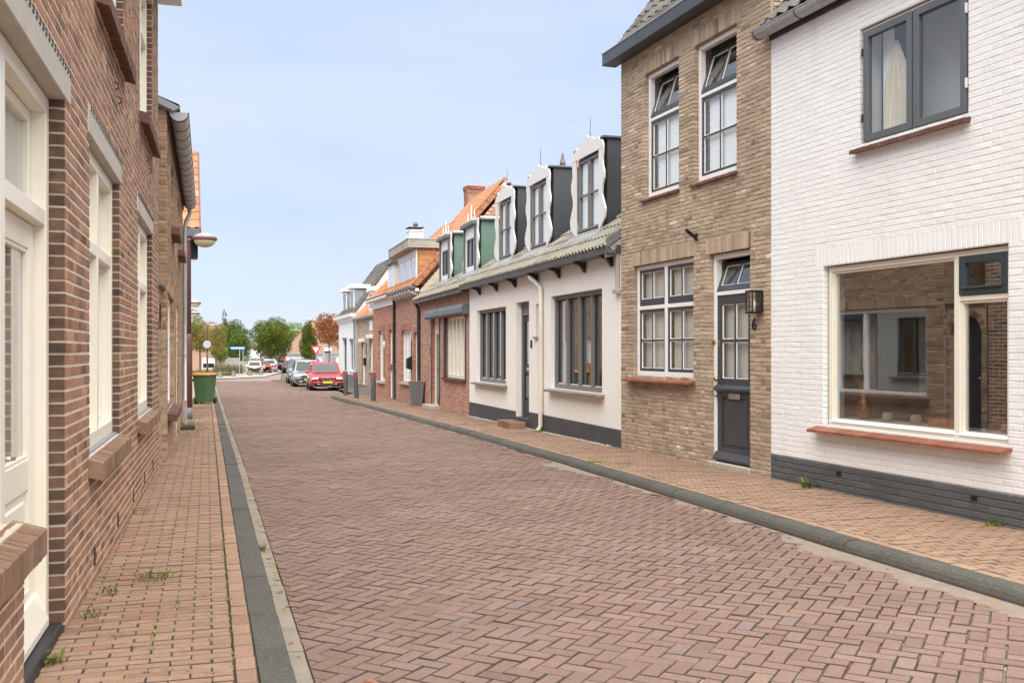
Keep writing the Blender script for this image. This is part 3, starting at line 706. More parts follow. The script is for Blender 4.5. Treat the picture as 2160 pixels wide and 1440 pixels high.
def gutter(fac, root, s0, s1, z, y, r=.075, mat='zinc', name='gutter', rings=None, ringmat='zinc_dark'):
    a, b = fac.xs(s0, s1); prof = [(y+r*math.cos(t), z+r*math.sin(t)) for t in [math.pi+math.pi*i/10 for i in range(11)]]
    prof += [(y+r+.012, z+.004), (y+r+.010, z+.012), (y+r-.004, z+.012)]
    inner = [(y+(r-.004)*math.cos(t), z+(r-.004)*math.sin(t)) for t in [2*math.pi-math.pi*i/10 for i in range(11)]]
    o = MB().prism(prof+inner, a, b, 'x').build(name, mat, root)
    for e in (a, b): MB().prism([(y+(r-.001)*math.cos(t), z+(r-.001)*math.sin(t)) for t in [math.pi+math.pi*i/10 for i in range(11)]], e-.002, e+.002, 'x').build('end_cap', mat, o)
    if rings:
        n = max(1, int((b-a)/rings))
        for i in range(n+1):
            x = a+.06+(b-a-.12)*i/n; pts = [(x, y+(r+.004)*math.cos(t), z+(r+.004)*math.sin(t)) for t in [math.pi+math.pi*k/8 for k in range(9)]]
            MB().tube(pts, .006, 5).build('gutter_bracket', ringmat, o)
    return o
def tile_roof(fac, parent, s0, s1, y0, z0, pitch, length, mat, kind='pan', tw=.22, tl=.33, name='roof', over=.06, th=.03, cutout=None, limit=0, base=None):
    """a slope that rises away from the street from (y0, z0): boards below, tiles above, each tile with its own curve and lap"""
    a, b = fac.xs(s0, s1); c, sn = math.cos(pitch), math.sin(pitch)
    P = lambda x, u, h: (x, y0-u*c-h*sn*(-1)*0-h*sn*0+h*sn, z0+u*sn+h*c)
    P = lambda x, u, h: (x, y0-u*c+h*sn, z0+u*sn+h*c)
    v = [P(a, 0, -.02), P(b, 0, -.02), P(b, length, -.02), P(a, length, -.02), P(a, 0, -.10), P(b, 0, -.10), P(b, length, -.10), P(a, length, -.10)]
    o = MB().add(v, [(0,1,2,3),(7,6,5,4),(0,4,5,1),(1,5,6,2),(2,6,7,3),(3,7,4,0)]).build(name, base or 'timber_grey', parent)
    prof = {'pan': [(0, .012), (.12, .030), (.25, .038), (.38, .030), (.52, .010), (.68, .0), (.85, .002), (1.0, .012)],
            'ridge': [(0, .0), (.10, .030), (.22, .046), (.36, .046), (.48, .022), (.58, .0), (1.0, .0)],
            'flat': [(0, .012), (.06, .016), (.45, .012), (.5, .022), (.56, .012), (.95, .012), (1.0, .012)]}[kind]
    nx = max(1, round((b-a)/tw)); tw = (b-a)/nx; nu = max(1, math.ceil(length/tl)); rest = MB()
    for k in range(nu):
        for i in range(nx):
            x = a+i*tw; u0 = k*tl-.05 if k else -over; u1 = min((k+1)*tl+.02, length)
            if cutout and cutout(x+tw/2, (u0+u1)/2): continue
            j = R.gauss(0, .003); t = min(.98, max(.02, R.gauss(.5, .22))); vv = []
            for u, lift in ((u0, th), (u1, .008)):
                for p, h in prof: vv.append(P(x+p*tw*1.02+j*.5, u+j, h+lift))
            n = len(prof); lo = []
            for p, h in prof: lo.append(P(x+p*tw*1.02+j*.5, u0+j, h+th-.018))
            f = [(q, q+1, n+q+1, n+q) for q in range(n-1)]+[(2*n+q, 2*n+q+1, q+1, q) for q in range(n-1)]
            rest.add(vv+lo, f, t)
    tag(rest.build('roof_tile_field', mat, o), kind='stuff'); return o
def downpipe(fac, root, s, y, pts, r=.04, mat='zinc', name='downpipe', clips=(), bend=None):
    x = fac.x(s); o = MB().tube([(x+p[0], y+p[1], p[2]) for p in pts], r, 12).build(name, mat, root, smooth=True)
    for z in clips: MB().tube([(x, y, z-.015), (x, y, z+.015)], r+.008, 12).build('pipe_clip', mat, o)
    return o
def digit(ch, fac, root, s, z, h, y, mat='black_metal', shear=0):
    cu = bpy.data.curves.new('house_number', 'FONT'); cu.body = ch; cu.size = h*1.4; cu.extrude = .006; cu.align_x = 'CENTER'
    t = bpy.data.objects.new('tmp', cu); COL.objects.link(t); dg = bpy.context.evaluated_depsgraph_get()
    me = bpy.data.meshes.new_from_object(t.evaluated_get(dg)); bpy.data.objects.remove(t); me.materials.clear(); me.materials.append(MATS[mat])
    o = link('house_number', me, root, (fac.x(s), y, z)); o.rotation_euler = (rad(90), 0, math.pi); return o
# ---------------------------------------------------------------- right side of the street
WT = Fac((3.06, 11.64), (1.71, 15.43), 'R')
# ---- white painted brick house
h = WT.root('painted_house', 'white painted brick house with dark grey plinth and wide picture window', 'house')
big = (-3.46, -.97, .80, 2.51); upw = (-3.02, -1.565, 3.70, 4.90)
brick_wall(WT, h, -7.2, 0, .395, 5.42, [big, upw], 'brick_white', 'mortar_white', H=.0515, J=.008, solds=[(-3.62, -.84, 2.52, 2.73)], limit=300, reveal=.07, proud=.0032, c=.003, jit=.0012, seed=4, zbase=.36)
brick_wall(WT, h, -7.2, -.001, .06, .392, [], 'brick_grey', 'mortar_grey', H=.0565, J=.0095, limit=160, reveal=.03, proud=.006, c=.005, jit=.0014, seed=5, name='plinth', zbase=-.3)
w = window(WT, h, -3.455, -1.0, .80, 2.505, y=-.05, fw=.055, fd=.09, mull=[(-2.83, .065)], trans=[(2.075, -3.40, -2.86, .05)], wb=.05)
for a, b, c, d in ((-2.797, -1.055, .85, 2.45), (-3.40, -2.863, .85, 2.05)):
    x0, x1 = WT.xs(a, b); MB().ring(x0, x1, c, d, -.125, -.068, .022, c=.003).build('glazing_bead', 'cream_paint', w)
    pane(WT, w, a+.01, b-.01, c+.01, d-.01, -.10, 'glass_big')
    MB().prism([(-.085, c-.012), (-.085, c+.018), (-.045, c+.006), (-.035, c-.006), (-.035, c-.012)], x0-.01, x1+.01, 'x').build('weather_bar', 'white_paint', w)
c_ = sash(WT, w, -3.405, -2.865, 2.105, 2.455, -.035, w=.068, d=.06, mat='green_casement', gl='glass_big')
fbox(WT, 'drip_bar', 'green_casement', w, -3.36, -2.91, -.04, -.012, 2.158, 2.178, .006)
sill_tiles(WT, w, -3.50, -.86, .795, -.06, .135, 17, 'sill_tile_red', drop=.045, th=.03)
fbox(WT, 'sill_bed', 'mortar_light', w, -3.47, -.9, -.06, .05, .725, .752)
room(h, WT, -4.6, -.35, .25, 2.95, 3.4, mat='interior')
w2 = window(WT, h, -3.015, -1.585, 3.70, 4.895, y=-.03, fw=.045, fd=.08, mull=[(-2.315, .04)])
for a, b in ((-2.305, -1.615), (-2.985, -2.325)):
    sash(WT, w2, a, b, 3.735, 4.865, .0, w=.07, d=.055, mat='grey_paint', gl='glass')
for z in (3.95, 4.62): fbox(WT, 'hinge', 'black_metal', w2, -1.612, -1.597, -.02, .008, z, z+.08, .002); fbox(WT, 'hinge', 'white_paint', w2, -3.0, -2.985, -.02, .012, z, z+.09, .002)
sill_tiles(WT, w2, -3.05, -1.50, 3.695, -.05, .085, 26, 'sill_dark', drop=.025, th=.045, name='sill_brick', gap=.006)
room(h, WT, -4.2, -.8, 3.2, 5.2, 2.6, mat='interior', name='room')
gutter(WT, h, -7.2, .13, 5.36, .125, .085, 'zinc', rings=.75, ringmat='iron_rust')
fbox(WT, 'eaves_board', 'anthracite', h, -7.2, 0, .006, .03, 5.25, 5.41, .004)
tile_roof(WT, h, -7.2, -.02, .10, 5.44, rad(45), 3.2, 'tile_dark', 'pan')
for s in (-1.24, -3.09): 
    v = fbox(WT, 'air_vent', 'black_plastic', h, s-.04, s+.04, .0, .011, .275, .325, .003)
    for k in range(3): fbox(WT, 'vent_slat', 'black_metal', v, s-.034, s+.034, .008, .016, .284+k*.014, .290+k*.014, .001)
# things on the window board and behind the upper panes
def wpt(s, y, z): p = WT.w(WT.x(s), y, z); return p
fbox(WT, 'window_board', 'white_paint', h, -3.44, -1.0, -.42, -.14, .845, .878)
def pot(name, label, s, y, prof, mat, cat):
    o = MB().lathe(prof, 20).build(name, mat, smooth=True); o.location = wpt(s, y, .878); return tag(o, label, cat)
pot('stone_cup', 'pale stone cup with rounded rim beside the dried grass on the window board', -1.72, -.22, [(.04,0),(.052,.004),(.050,.07),(.046,.088),(.03,.092),(.0,.092)], 'pottery_pale', 'cup')
pot('stone_cup', 'pale stone cup next to the terracotta block on the window board', -2.12, -.22, [(.05,0),(.056,.004),(.05,.075),(.044,.088),(.03,.092),(.0,.092)], 'pottery_pale', 'cup')
pot('clay_cup', 'pink clay cup in the narrow light under the dark top casement', -3.25, -.22, [(.045,0),(.06,.01),(.062,.06),(.05,.08),(.04,.084),(.0,.084)], 'pottery_pink', 'cup')
tr = thing('clay_trough', 'long terracotta block with small round holes on the window board', 'planter', wpt(-2.52, -.22, .878), WT.ang)
MB().box(-.19, .19, -.05, .05, 0, .085, .008).build('block', 'pottery_red', tr)
for k in range(5): MB().lathe([(.016, 0), (.016, .006), (.011, .006), (.011, .001), (0, .001)], 10, (-.14+.07*k, 0, .084)).build('hole_rim', 'sill_dark', tr)
vs = thing('grass_vase', 'wire vase of dried pampas grass behind the picture window', 'vase', wpt(-1.33, -.24, .878), WT.ang)
MB().lathe([(.05,0),(.075,.05),(.082,.11),(.06,.19),(.035,.24),(.04,.26)], 14).build('vase_body', 'copper_wire', vs, smooth=True)
st = MB(); pl = MB()
for k in range(20):
    a = R.uniform(0, 6.28); b = R.uniform(.02, .17); top = (b*math.cos(a), .5*b*math.sin(a), .42+R.uniform(0, .22))
    st.tube([(0, 0, .18), (top[0]*.4, top[1]*.4, .34), top], .0022, 4)
    for q in range(90):
        u = R.uniform(-.05, .15); p = Vector((top[0]*(1+u), top[1]*(1+u), top[2]+u)); d = Vector((R.gauss(0, 1), R.gauss(0, 1), R.uniform(.2, 1.5))).normalized()*.045
        sd_ = Vector((d.y, -d.x, 0)).normalized()*.006; pl.add([tuple(p-sd_), tuple(p+sd_), tuple(p+d)], [(0,1,2)])
st.build('stem', 'straw', vs); pl.build('plume', 'straw', vs)
x0, x1 = WT.xs(-2.95, -1.65); MB().box(x0, x1, -.52, -.515, 3.6, 5.0).build('net_curtain', 'curtain_grey', h)
x0, x1 = WT.xs(-1.82, -1.66); MB().box(x0, x1, -.22, -.215, 3.72, 4.88).build('side_curtain', 'curtain_white', h)
# gathered curtain behind the upper window
cb = MB(); n = 26; v = []; f = []
for i in range(n+1):
    for k, (z, wd, yy) in enumerate(((3.74, .30, 0), (4.1, .26, 0), (4.35, .21, .01), (4.55, .10, .02), (4.72, .02, .03))):
        t = i/n-.5; v.append((t*wd*1.6+(.02 if z < 4.5 else 0), -.05*math.cos(t*26)*(.3+wd)+yy, z))
for i in range(n):
    for k in range(4): f.append((i*5+k, (i+1)*5+k, (i+1)*5+k+1, i*5+k+1))
o = cb.add(v, f).build('curtain', 'curtain_beige', smooth=True); o.location = wpt(-1.90, -.20, 0); o.rotation_euler = (0, 0, WT.ang); tag(o, 'beige curtain gathered to a point behind the upper casement of the white house', 'curtain')

# ---- narrow tan brick house
h = WT.root('tan_brick_house', 'narrow two storey tan brick house with dark panelled front door', 'house')
gw, dr, u1, u2 = (1.80, 3.60, 1.22, 2.88), (.44, 1.40, .13, 2.86), (2.20, 3.23, 3.86, 5.70), (.74, 1.78, 3.86, 5.70)
brick_wall(WT, h, .004, 4.02, .07, 6.14, [gw, dr, u1, u2], 'brick_tan', 'mortar_tan', L=.205, H=.0455, J=.0105, solds=[(1.72, 3.68, 2.882, 3.09), (.36, 1.48, 2.862, 3.07), (2.12, 3.31, 5.702, 5.91), (.66, 1.86, 5.702, 5.91)],
           limit=300, reveal=.12, proud=.006, c=.005, jit=.0034, seed=9, wild=.3, tints=(.52, .15))
side = Fac(WT.w(0, 0, 0)[:2], WT.w(0, -3.0, 0)[:2], 'L')
sw = brick_wall(side, h, 0.03, 3.0, 5.1, 6.9, [], 'brick_tan', 'mortar_tan', limit=40, proud=.008, c=.005, jit=.003, seed=12, name='gable_wall', zbase=5.0)
sw.rotation_euler = (0, 0, side.ang-WT.ang)
MB().box(-.02, .0, -.6, -.01, 5.38, 5.52, .002).build('lead_flashing', 'lead', h)
# eaves
fbox(WT, 'eaves_gutter', 'anthracite', h, -.12, 4.22, .0, .24, 6.075, 6.25, .006)
fbox(WT, 'gutter_rim', 'zinc_grey', h, -.13, 4.23, .22, .25, 6.25, 6.275, .006)
tile_roof(WT, h, -.02, 4.06, .10, 6.30, rad(52), 3.2, 'tile_dark', 'pan', tw=.24, tl=.33)
MB().prism([(.12, 6.22), (-1.95, 8.9), (-1.95, 8.8), (.02, 6.2)], 4.06, 4.12, 'x').build('verge_board', 'lead', h)
# ground floor window
w = window(WT, h, 1.80, 3.595, 1.222, 2.878, y=-.06, fw=.06, fd=.08, mat='white_paint', mull=[(2.695, .075)], trans=[(2.245, 1.86, 2.66, .055), (2.245, 2.73, 3.535, .055)], wb=.075)
for a, b in ((1.862, 2.655), (2.735, 3.533)):
    sash(WT, w, a, b, 2.277, 2.815, -.075, w=.042, d=.05, mat='anthracite', bars_v=1, bead='white_paint', wb=.10)
    sash(WT, w, a, b, 1.30, 2.215, -.075, w=.042, d=.05, mat='anthracite', bars_v=1, bars_h=1, bead='white_paint')
    x0, x1 = WT.xs(a+.03, b-.03); n = 30; v = []; f = []
    for i in range(n+1):
        x = x0+(x1-x0)*i/n; yy = -.165+.008*math.sin(i*2.4)
        v += [(x, yy, 1.25), (x, yy, 2.84)]
    MB().add(v, [(2*i, 2*i+2, 2*i+3, 2*i+1) for i in range(n)]).build('net_curtain', 'curtain_grey', w, smooth=True)
sill_tiles(WT, w, 1.74, 3.76, 1.215, -.09, .135, 19, 'sill_tile_red', drop=.04, th=.028)
room(h, WT, .3, 3.9, .2, 3.2, 2.2, mat='interior')
# upper windows
for (a, b, c, d) in (u1, u2):
    w = window(WT, h, a, b-.005, c+.003, d-.003, y=-.06, fw=.06, fd=.08, mat='white_paint', trans=[(5.02, a+.06, b-.065, .05)], wb=.075)
    sash(WT, w, a+.065, b-.07, 3.94, 4.99, -.075, w=.04, d=.05, mat='anthracite', bars_v=1, bars_h=1, bead='white_paint')
    sash(WT, w, a+.065, b-.07, 5.05, 5.63, -.058, w=.045, d=.045, mat='anthracite', bars_v=1, bead='white_paint', tilt=rad(17), wb=.085)
    sill_tiles(WT, w, a-.03, b+.07, 3.862, -.09, .05, 20, 'sill_dark', drop=.02, th=.035, name='sill_brick')
    x0, x1 = WT.xs(a+.10, b-.18); v = []; f = []; n = 40
    for i in range(n+1):
        z = 3.95+1.05*i/n; v += [(x0, -.142, z), (x1+.018*abs(math.sin(i*.9)), -.142, z)]
    MB().add(v, [(2*i, 2*i+1, 2*i+3, 2*i+2) for i in range(n)]).build('blind', 'curtain_white', w)
room(h, WT, .4, 3.7, 3.7, 5.95, 1.8, mat='interior')
# front door
w = window(WT, h, .44, 1.395, .17, 2.857, y=-.065, fw=.065, fd=.09, mat='white_paint', trans=[(2.345, .505, 1.33, .05)], wb=.001, name='door_frame')
sash(WT, w, .515, 1.325, 2.375, 2.785, -.066, w=.05, d=.045, mat='anthracite', bars_v=1, bead='white_paint', tilt=rad(20), wb=.08)
fbox(WT, 'threshold', 'stone_step', h, .42, 1.41, -.2, .035, .05, .165, .01)
x0, x1 = WT.xs(.51, 1.33); mb = MB(); y0, y1 = -.130, -.083
mb.box(x0, x0+.105, y0, y1, .18, 2.315, .004); mb.box(x1-.105, x1, y0, y1, .18, 2.315, .004)
for a, b in ((.18, .34), (1.0, 1.245), (2.20, 2.315)): mb.box(x0+.105, x1-.105, y0, y1-.001, a, b, .004)
mb.box((x0+x1)/2-.017, (x0+x1)/2+.017, y0, y1-.004, 1.245, 2.20, .003); mb.box(x0+.105, x1-.105, y0, y1-.005, 1.715, 1.75, .003)
d = mb.build('door', 'anthracite', h)
MB().box(x0+.10, x1-.10, y0+.012, y1-.022, .33, 1.01, .003).box(x0+.145, x1-.145, y0+.02, y1-.010, .385, .955, .010).build('lower_panel', 'anthracite', d)
for a, b in ((x0+.105, (x0+x1)/2-.017), ((x0+x1)/2+.017, x1-.105)):
    for c, e in ((1.245, 1.715), (1.75, 2.20)):
        MB().box(a, b, y0+.02, y0+.025, c, e).build('pane', 'glass', d); MB().ring(a, b, c, e, y0+.02, y1-.012, .012, c=.002).build('glazing_bead', 'white_paint', d)
MB().box(x0+.03, x1-.03, y0-.05, y0-.047, 1.22, 2.22).build('door_curtain', 'curtain_grey', d)
MB().prism([(y1, 1.075), (y1, 1.165), (y1+.02, 1.16), (y1+.055, 1.12), (y1+.055, 1.10), (y1+.02, 1.075)], x0-.012, x1+.012, 'x').build('rail_moulding', 'anthracite', d)
MB().prism([(y1, .19), (y1, .30), (y1+.02, .29), (y1+.06, .215), (y1+.06, .19)], x0-.015, x1+.015, 'x').build('weather_board', 'anthracite', d)
MB().box((x0+x1)/2-.13, (x0+x1)/2+.13, y1, y1+.012, .985, 1.06, .004).box((x0+x1)/2-.11, (x0+x1)/2+.11, y1+.01, y1+.02, 1.0, 1.04, .004).build('letter_plate', 'chrome', d)
kx = x1-.045
for z, r_ in ((1.235, .032), (1.02, .02)):
    MB().lathe([(r_*.4, 0), (r_*.4, .03), (r_, .04), (r_*1.05, .055), (r_*.8, .07), (0, .075)], 14).build('door_knob', 'brass', d, loc=(kx, y1, z)).rotation_euler = (rad(-90), 0, 0)
MB().box(kx-.012, kx+.012, y1, y1+.006, 1.66, 1.74, .002).build('lock_plate', 'chrome', d)
MB().lathe([(.03, 0), (.03, .012), (.012, .018), (.012, .03), (0, .03)], 14).build('door_bell', 'brass', h, loc=(WT.x(1.37), -.065, 1.715)).rotation_euler = (rad(-90), 0, 0)
digit('6', WT, h, .34, 1.855, .15, .012)
MB().box(WT.x(1.71)-.03, WT.x(1.71)+.03, 0, .02, 3.08, 3.18, .004).tube([(WT.x(1.71), .01, 3.11), (WT.x(1.71), .17, 3.22)], .024, 10).build('flag_holder', 'black_metal', h)
# lantern
la = thing('wall_lantern', 'black box wall lantern with clear panes beside the dark front door', 'lamp', wpt(.22, .0, 2.05), WT.ang)
MB().box(-.07, .07, .008, .022, .02, .26, .004).build('backplate', 'black_metal', la)
fr = MB(); X, Y0, Y1, Z0, Z1 = .075, .02, .165, 0, .275
for x in (-X, X-.014):
    for yy in (Y0, Y1-.014): fr.box(x, x+.014, yy, yy+.014, Z0, Z1, .002)
for z in (Z0, Z1-.02): fr.box(-X-.003, X+.003, Y0, Y1+.003, z, z+.02, .003)
fr.build('frame', 'black_metal', la)
for a in ((-X+.012, X-.012, Y1-.009, Y1-.006), (-X+.004, -X+.007, Y0+.012, Y1-.012), (X-.007, X-.004, Y0+.012, Y1-.012)): MB().box(a[0], a[1], a[2], a[3], .02, .255).build('pane', 'glass', la)
MB().lathe([(.014, 0), (.014, .05), (.022, .07), (.024, .10), (.012, .13), (0, .135)], 12, (0, .09, .02)).build('bulb', 'lamp_globe', la, smooth=True)
MB().tube([(0, .02, .12), (0, .09, .10)], .008, 8).build('bulb_arm', 'brass', la)
# ---- white stucco cottage with three dormers
ST = Fac((1.71, 15.43), (-1.07, 24.81), 'R')
h = ST.root('stucco_cottage', 'low white stuccoed cottage with dark plinth and three curly white dormers', 'house')
ops = [(6.49, 9.02, .86, 2.58), (4.80, 5.72, .20, 2.62), (4.02, 4.36, 1.88, 2.53), (.81, 3.42, .90, 2.63)]
mb = MB(); wall_mesh(mb, .002, 9.78, -.5, 3.3, ops, .3); wl = mb.build('wall', 'stucco', h)
for a, b, z in ((0.003, 4.79, .365), (5.73, 9.775, .325)): MB().prism([(-.02, -.5), (.014, -.5), (.014, z-.012), (.002, z), (-.02, z)], a, b, 'x').build('plinth', 'plinth_paint', h)
for (a, b, c, d, n) in ((6.49, 9.02, .86, 2.58, 4), (.81, 3.42, .90, 2.63, 4)):
    ms = [(a+.06+(b-a-.12)*i/n, .055) for i in range(1, n)]
    w = window(ST, h, a, b, c, d, y=-.075, fw=.06, fd=.12, mat='taupe_paint', mull=ms, wt=.075, wb=.085)
    for i in range(n):
        p, q = a+.06+(b-a-.12)*i/n+.031*(i > 0), a+.06+(b-a-.12)*(i+1)/n-.031*(i < n-1)
        x0, x1 = ST.xs(p, q); MB().ring(x0, x1, c+.085, d-.075, -.175, -.13, .026, c=.004).build('inner_frame', 'navy_dark', w)
        MB().box(x0+.02, x1-.02, -.160, -.128, c+.08, c+.104, .004).build('inner_sill', 'white_paint', w)
        pane(ST, w, p+.024, q-.024, c+.105, d-.095, -.145, 'glass_big')
    x0, x1 = ST.xs(a-.12, b+.06 if b < 5 else b+.16)
    mb = MB(); v = []
    mb.prism([(-.09, c+.005), (-.09, c-.04), (.125, c-.065), (.13, c-.03)], x0, x1, 'x').build('sill', 'wood_sill', w)
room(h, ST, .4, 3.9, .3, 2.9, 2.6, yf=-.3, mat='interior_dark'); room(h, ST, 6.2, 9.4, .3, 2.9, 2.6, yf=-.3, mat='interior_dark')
# small window and door
w = window(ST, h, 4.02, 4.355, 1.885, 2.525, y=-.06, fw=.03, fd=.09, mat='taupe_paint', name='window'); fbox(ST, 'blank_panel', 'navy_dark', w, 4.04, 4.34, -.13, -.09, 1.9, 2.51, .002)
fbox(ST, 'sill', 'zinc_grey', w, 3.98, 4.40, -.05, .05, 1.845, 1.885)
w = window(ST, h, 4.805, 5.715, .22, 2.615, y=-.12, fw=.06, fd=.10, mat='taupe_paint', trans=[(2.36, 4.865, 5.655, .03)], wb=.001, name='door_frame')
fbox(ST, 'top_panel', 'taupe_paint', w, 4.86, 5.66, -.17, -.14, 2.37, 2.56, .004)
x0, x1 = ST.xs(4.87, 5.65); mb = MB(); y0, y1 = -.20, -.155
mb.box(x0, x0+.09, y0, y1, .24, 2.34, .004); mb.box(x1-.09, x1, y0, y1, .24, 2.34, .004)
for a, b in ((.24, .56), (1.13, 1.32), (2.22, 2.34)): mb.box(x0+.09, x1-.09, y0, y1-.001, a, b, .004)
mb.box((x0+x1)/2-.02, (x0+x1)/2+.02, y0, y1-.003, 1.32, 2.22, .003)
d = mb.build('door', 'navy_dark', h)
for a, b, c, e in ((x0+.09, (x0+x1)/2-.02, 1.32, 2.22), ((x0+x1)/2+.02, x1-.09, 1.32, 2.22)): MB().box(a, b, y0+.02, y0+.025, c, e).build('pane', 'glass_big', d)
MB().box(x0+.13, x1-.13, y0+.02, y1-.008, .62, 1.07, .012).build('lower_panel', 'taupe_paint', d); MB().box(x0+.09, x1-.09, y0+.008, y1-.02, .55, 1.14).build('panel_back', 'navy_dark', d)
MB().box((x0+x1)/2-.13, (x0+x1)/2+.13, y1, y1+.02, 1.18, 1.26, .006).build('letter_plate', 'chrome', d)
MB().box(x0+.09, x1-.09, y0-.03, y0-.027, 1.25, 2.3).build('door_curtain', 'curtain_grey', d)
fbox(ST, 'threshold', 'plinth_paint', h, 4.78, 5.74, -.25, .03, -.3, .215, .008)
digit('8', ST, h, 4.62, 1.66, .17, .012)
# brick doorstep on the pavement
ds = thing('door_step', 'brown brick doorstep on the pavement in front of the stucco cottage', 'step', ST.w(5.20, .26, gz(20.4)+.09), ST.ang)
MB().box(-.47, .47, -.16, .16, 0, .135).build('core', 'mortar_tan', ds)
for i in range(15): o = MB().box(.003, .060, -.166, .166, -.02, .145, .004).build('brick', 'sill_brick', ds, loc=(-.475+i*.0633, 0, 0)); o['tint'] = R.random()
# gutter, brackets, roof
mb = MB().prism([(.10, 3.125), (.245, 3.125), (.262, 3.235), (.250, 3.24), (.235, 3.14), (.11, 3.14), (.10, 3.24), (.085, 3.24)], -.02, 9.85, 'x'); mb.build('gutter', 'zinc_dark', h)
fbox(ST, 'soffit_board', 'anthracite', h, .0, 9.78, .004, .10, 3.14, 3.26, .004)
for s in (.34, 1.56, 2.88, 4.20, 5.70, 7.15, 8.65): MB().prism([(.015, 3.12), (.23, 3.12), (.21, 3.085), (.12, 3.06), (.07, 3.0), (.045, 2.955), (.02, 2.94), (.015, 2.96)], ST.x(s)-.04, ST.x(s)+.04, 'x').build('eaves_bracket', 'black_plastic', h)
PIT = rad(37)
tile_roof(ST, h, .0, 9.80, .20, 3.235, PIT, 3.5, 'tile_grey', 'ridge', tw=.155, tl=.36, th=.045)
v = ST.x
MB().prism([(-2.55, 5.34), (-5.5, 3.2), (-5.5, 3.1), (-2.55, 5.24)], 0, 9.8, 'x').build('rear_slope', 'tile_dark', h)
downpipe(ST, h, 3.86, .06, [(.35, .11, 3.12), (.35, .11, 3.04), (.22, .03, 2.94), (0, .0, 2.82), (0, 0, 2.0), (0, 0, .9), (0, 0, .16), (0, .03, .08), (0, .10, .03)], .045, 'pvc_cream', clips=(2.35, 1.6, .42))
dp = MB().box(v(.03), v(.09), .02, .07, 2.55, 3.2, .006).box(v(.0), v(.16), .01, .09, 2.50, 2.57, .006).build('hopper_pipe', 'timber_grey', h)
MB().prism([(.24, 3.20), (.24, 3.34), (-2.4, 5.36), (-2.4, 5.2)], .002, .022, 'x').build('lead_flashing', 'lead', h); MB().prism([(.26, 3.05), (.24, 3.36), (.02, 3.50), (.06, 3.1)], .022, .05, 'x').build('lead_corner', 'lead', h)

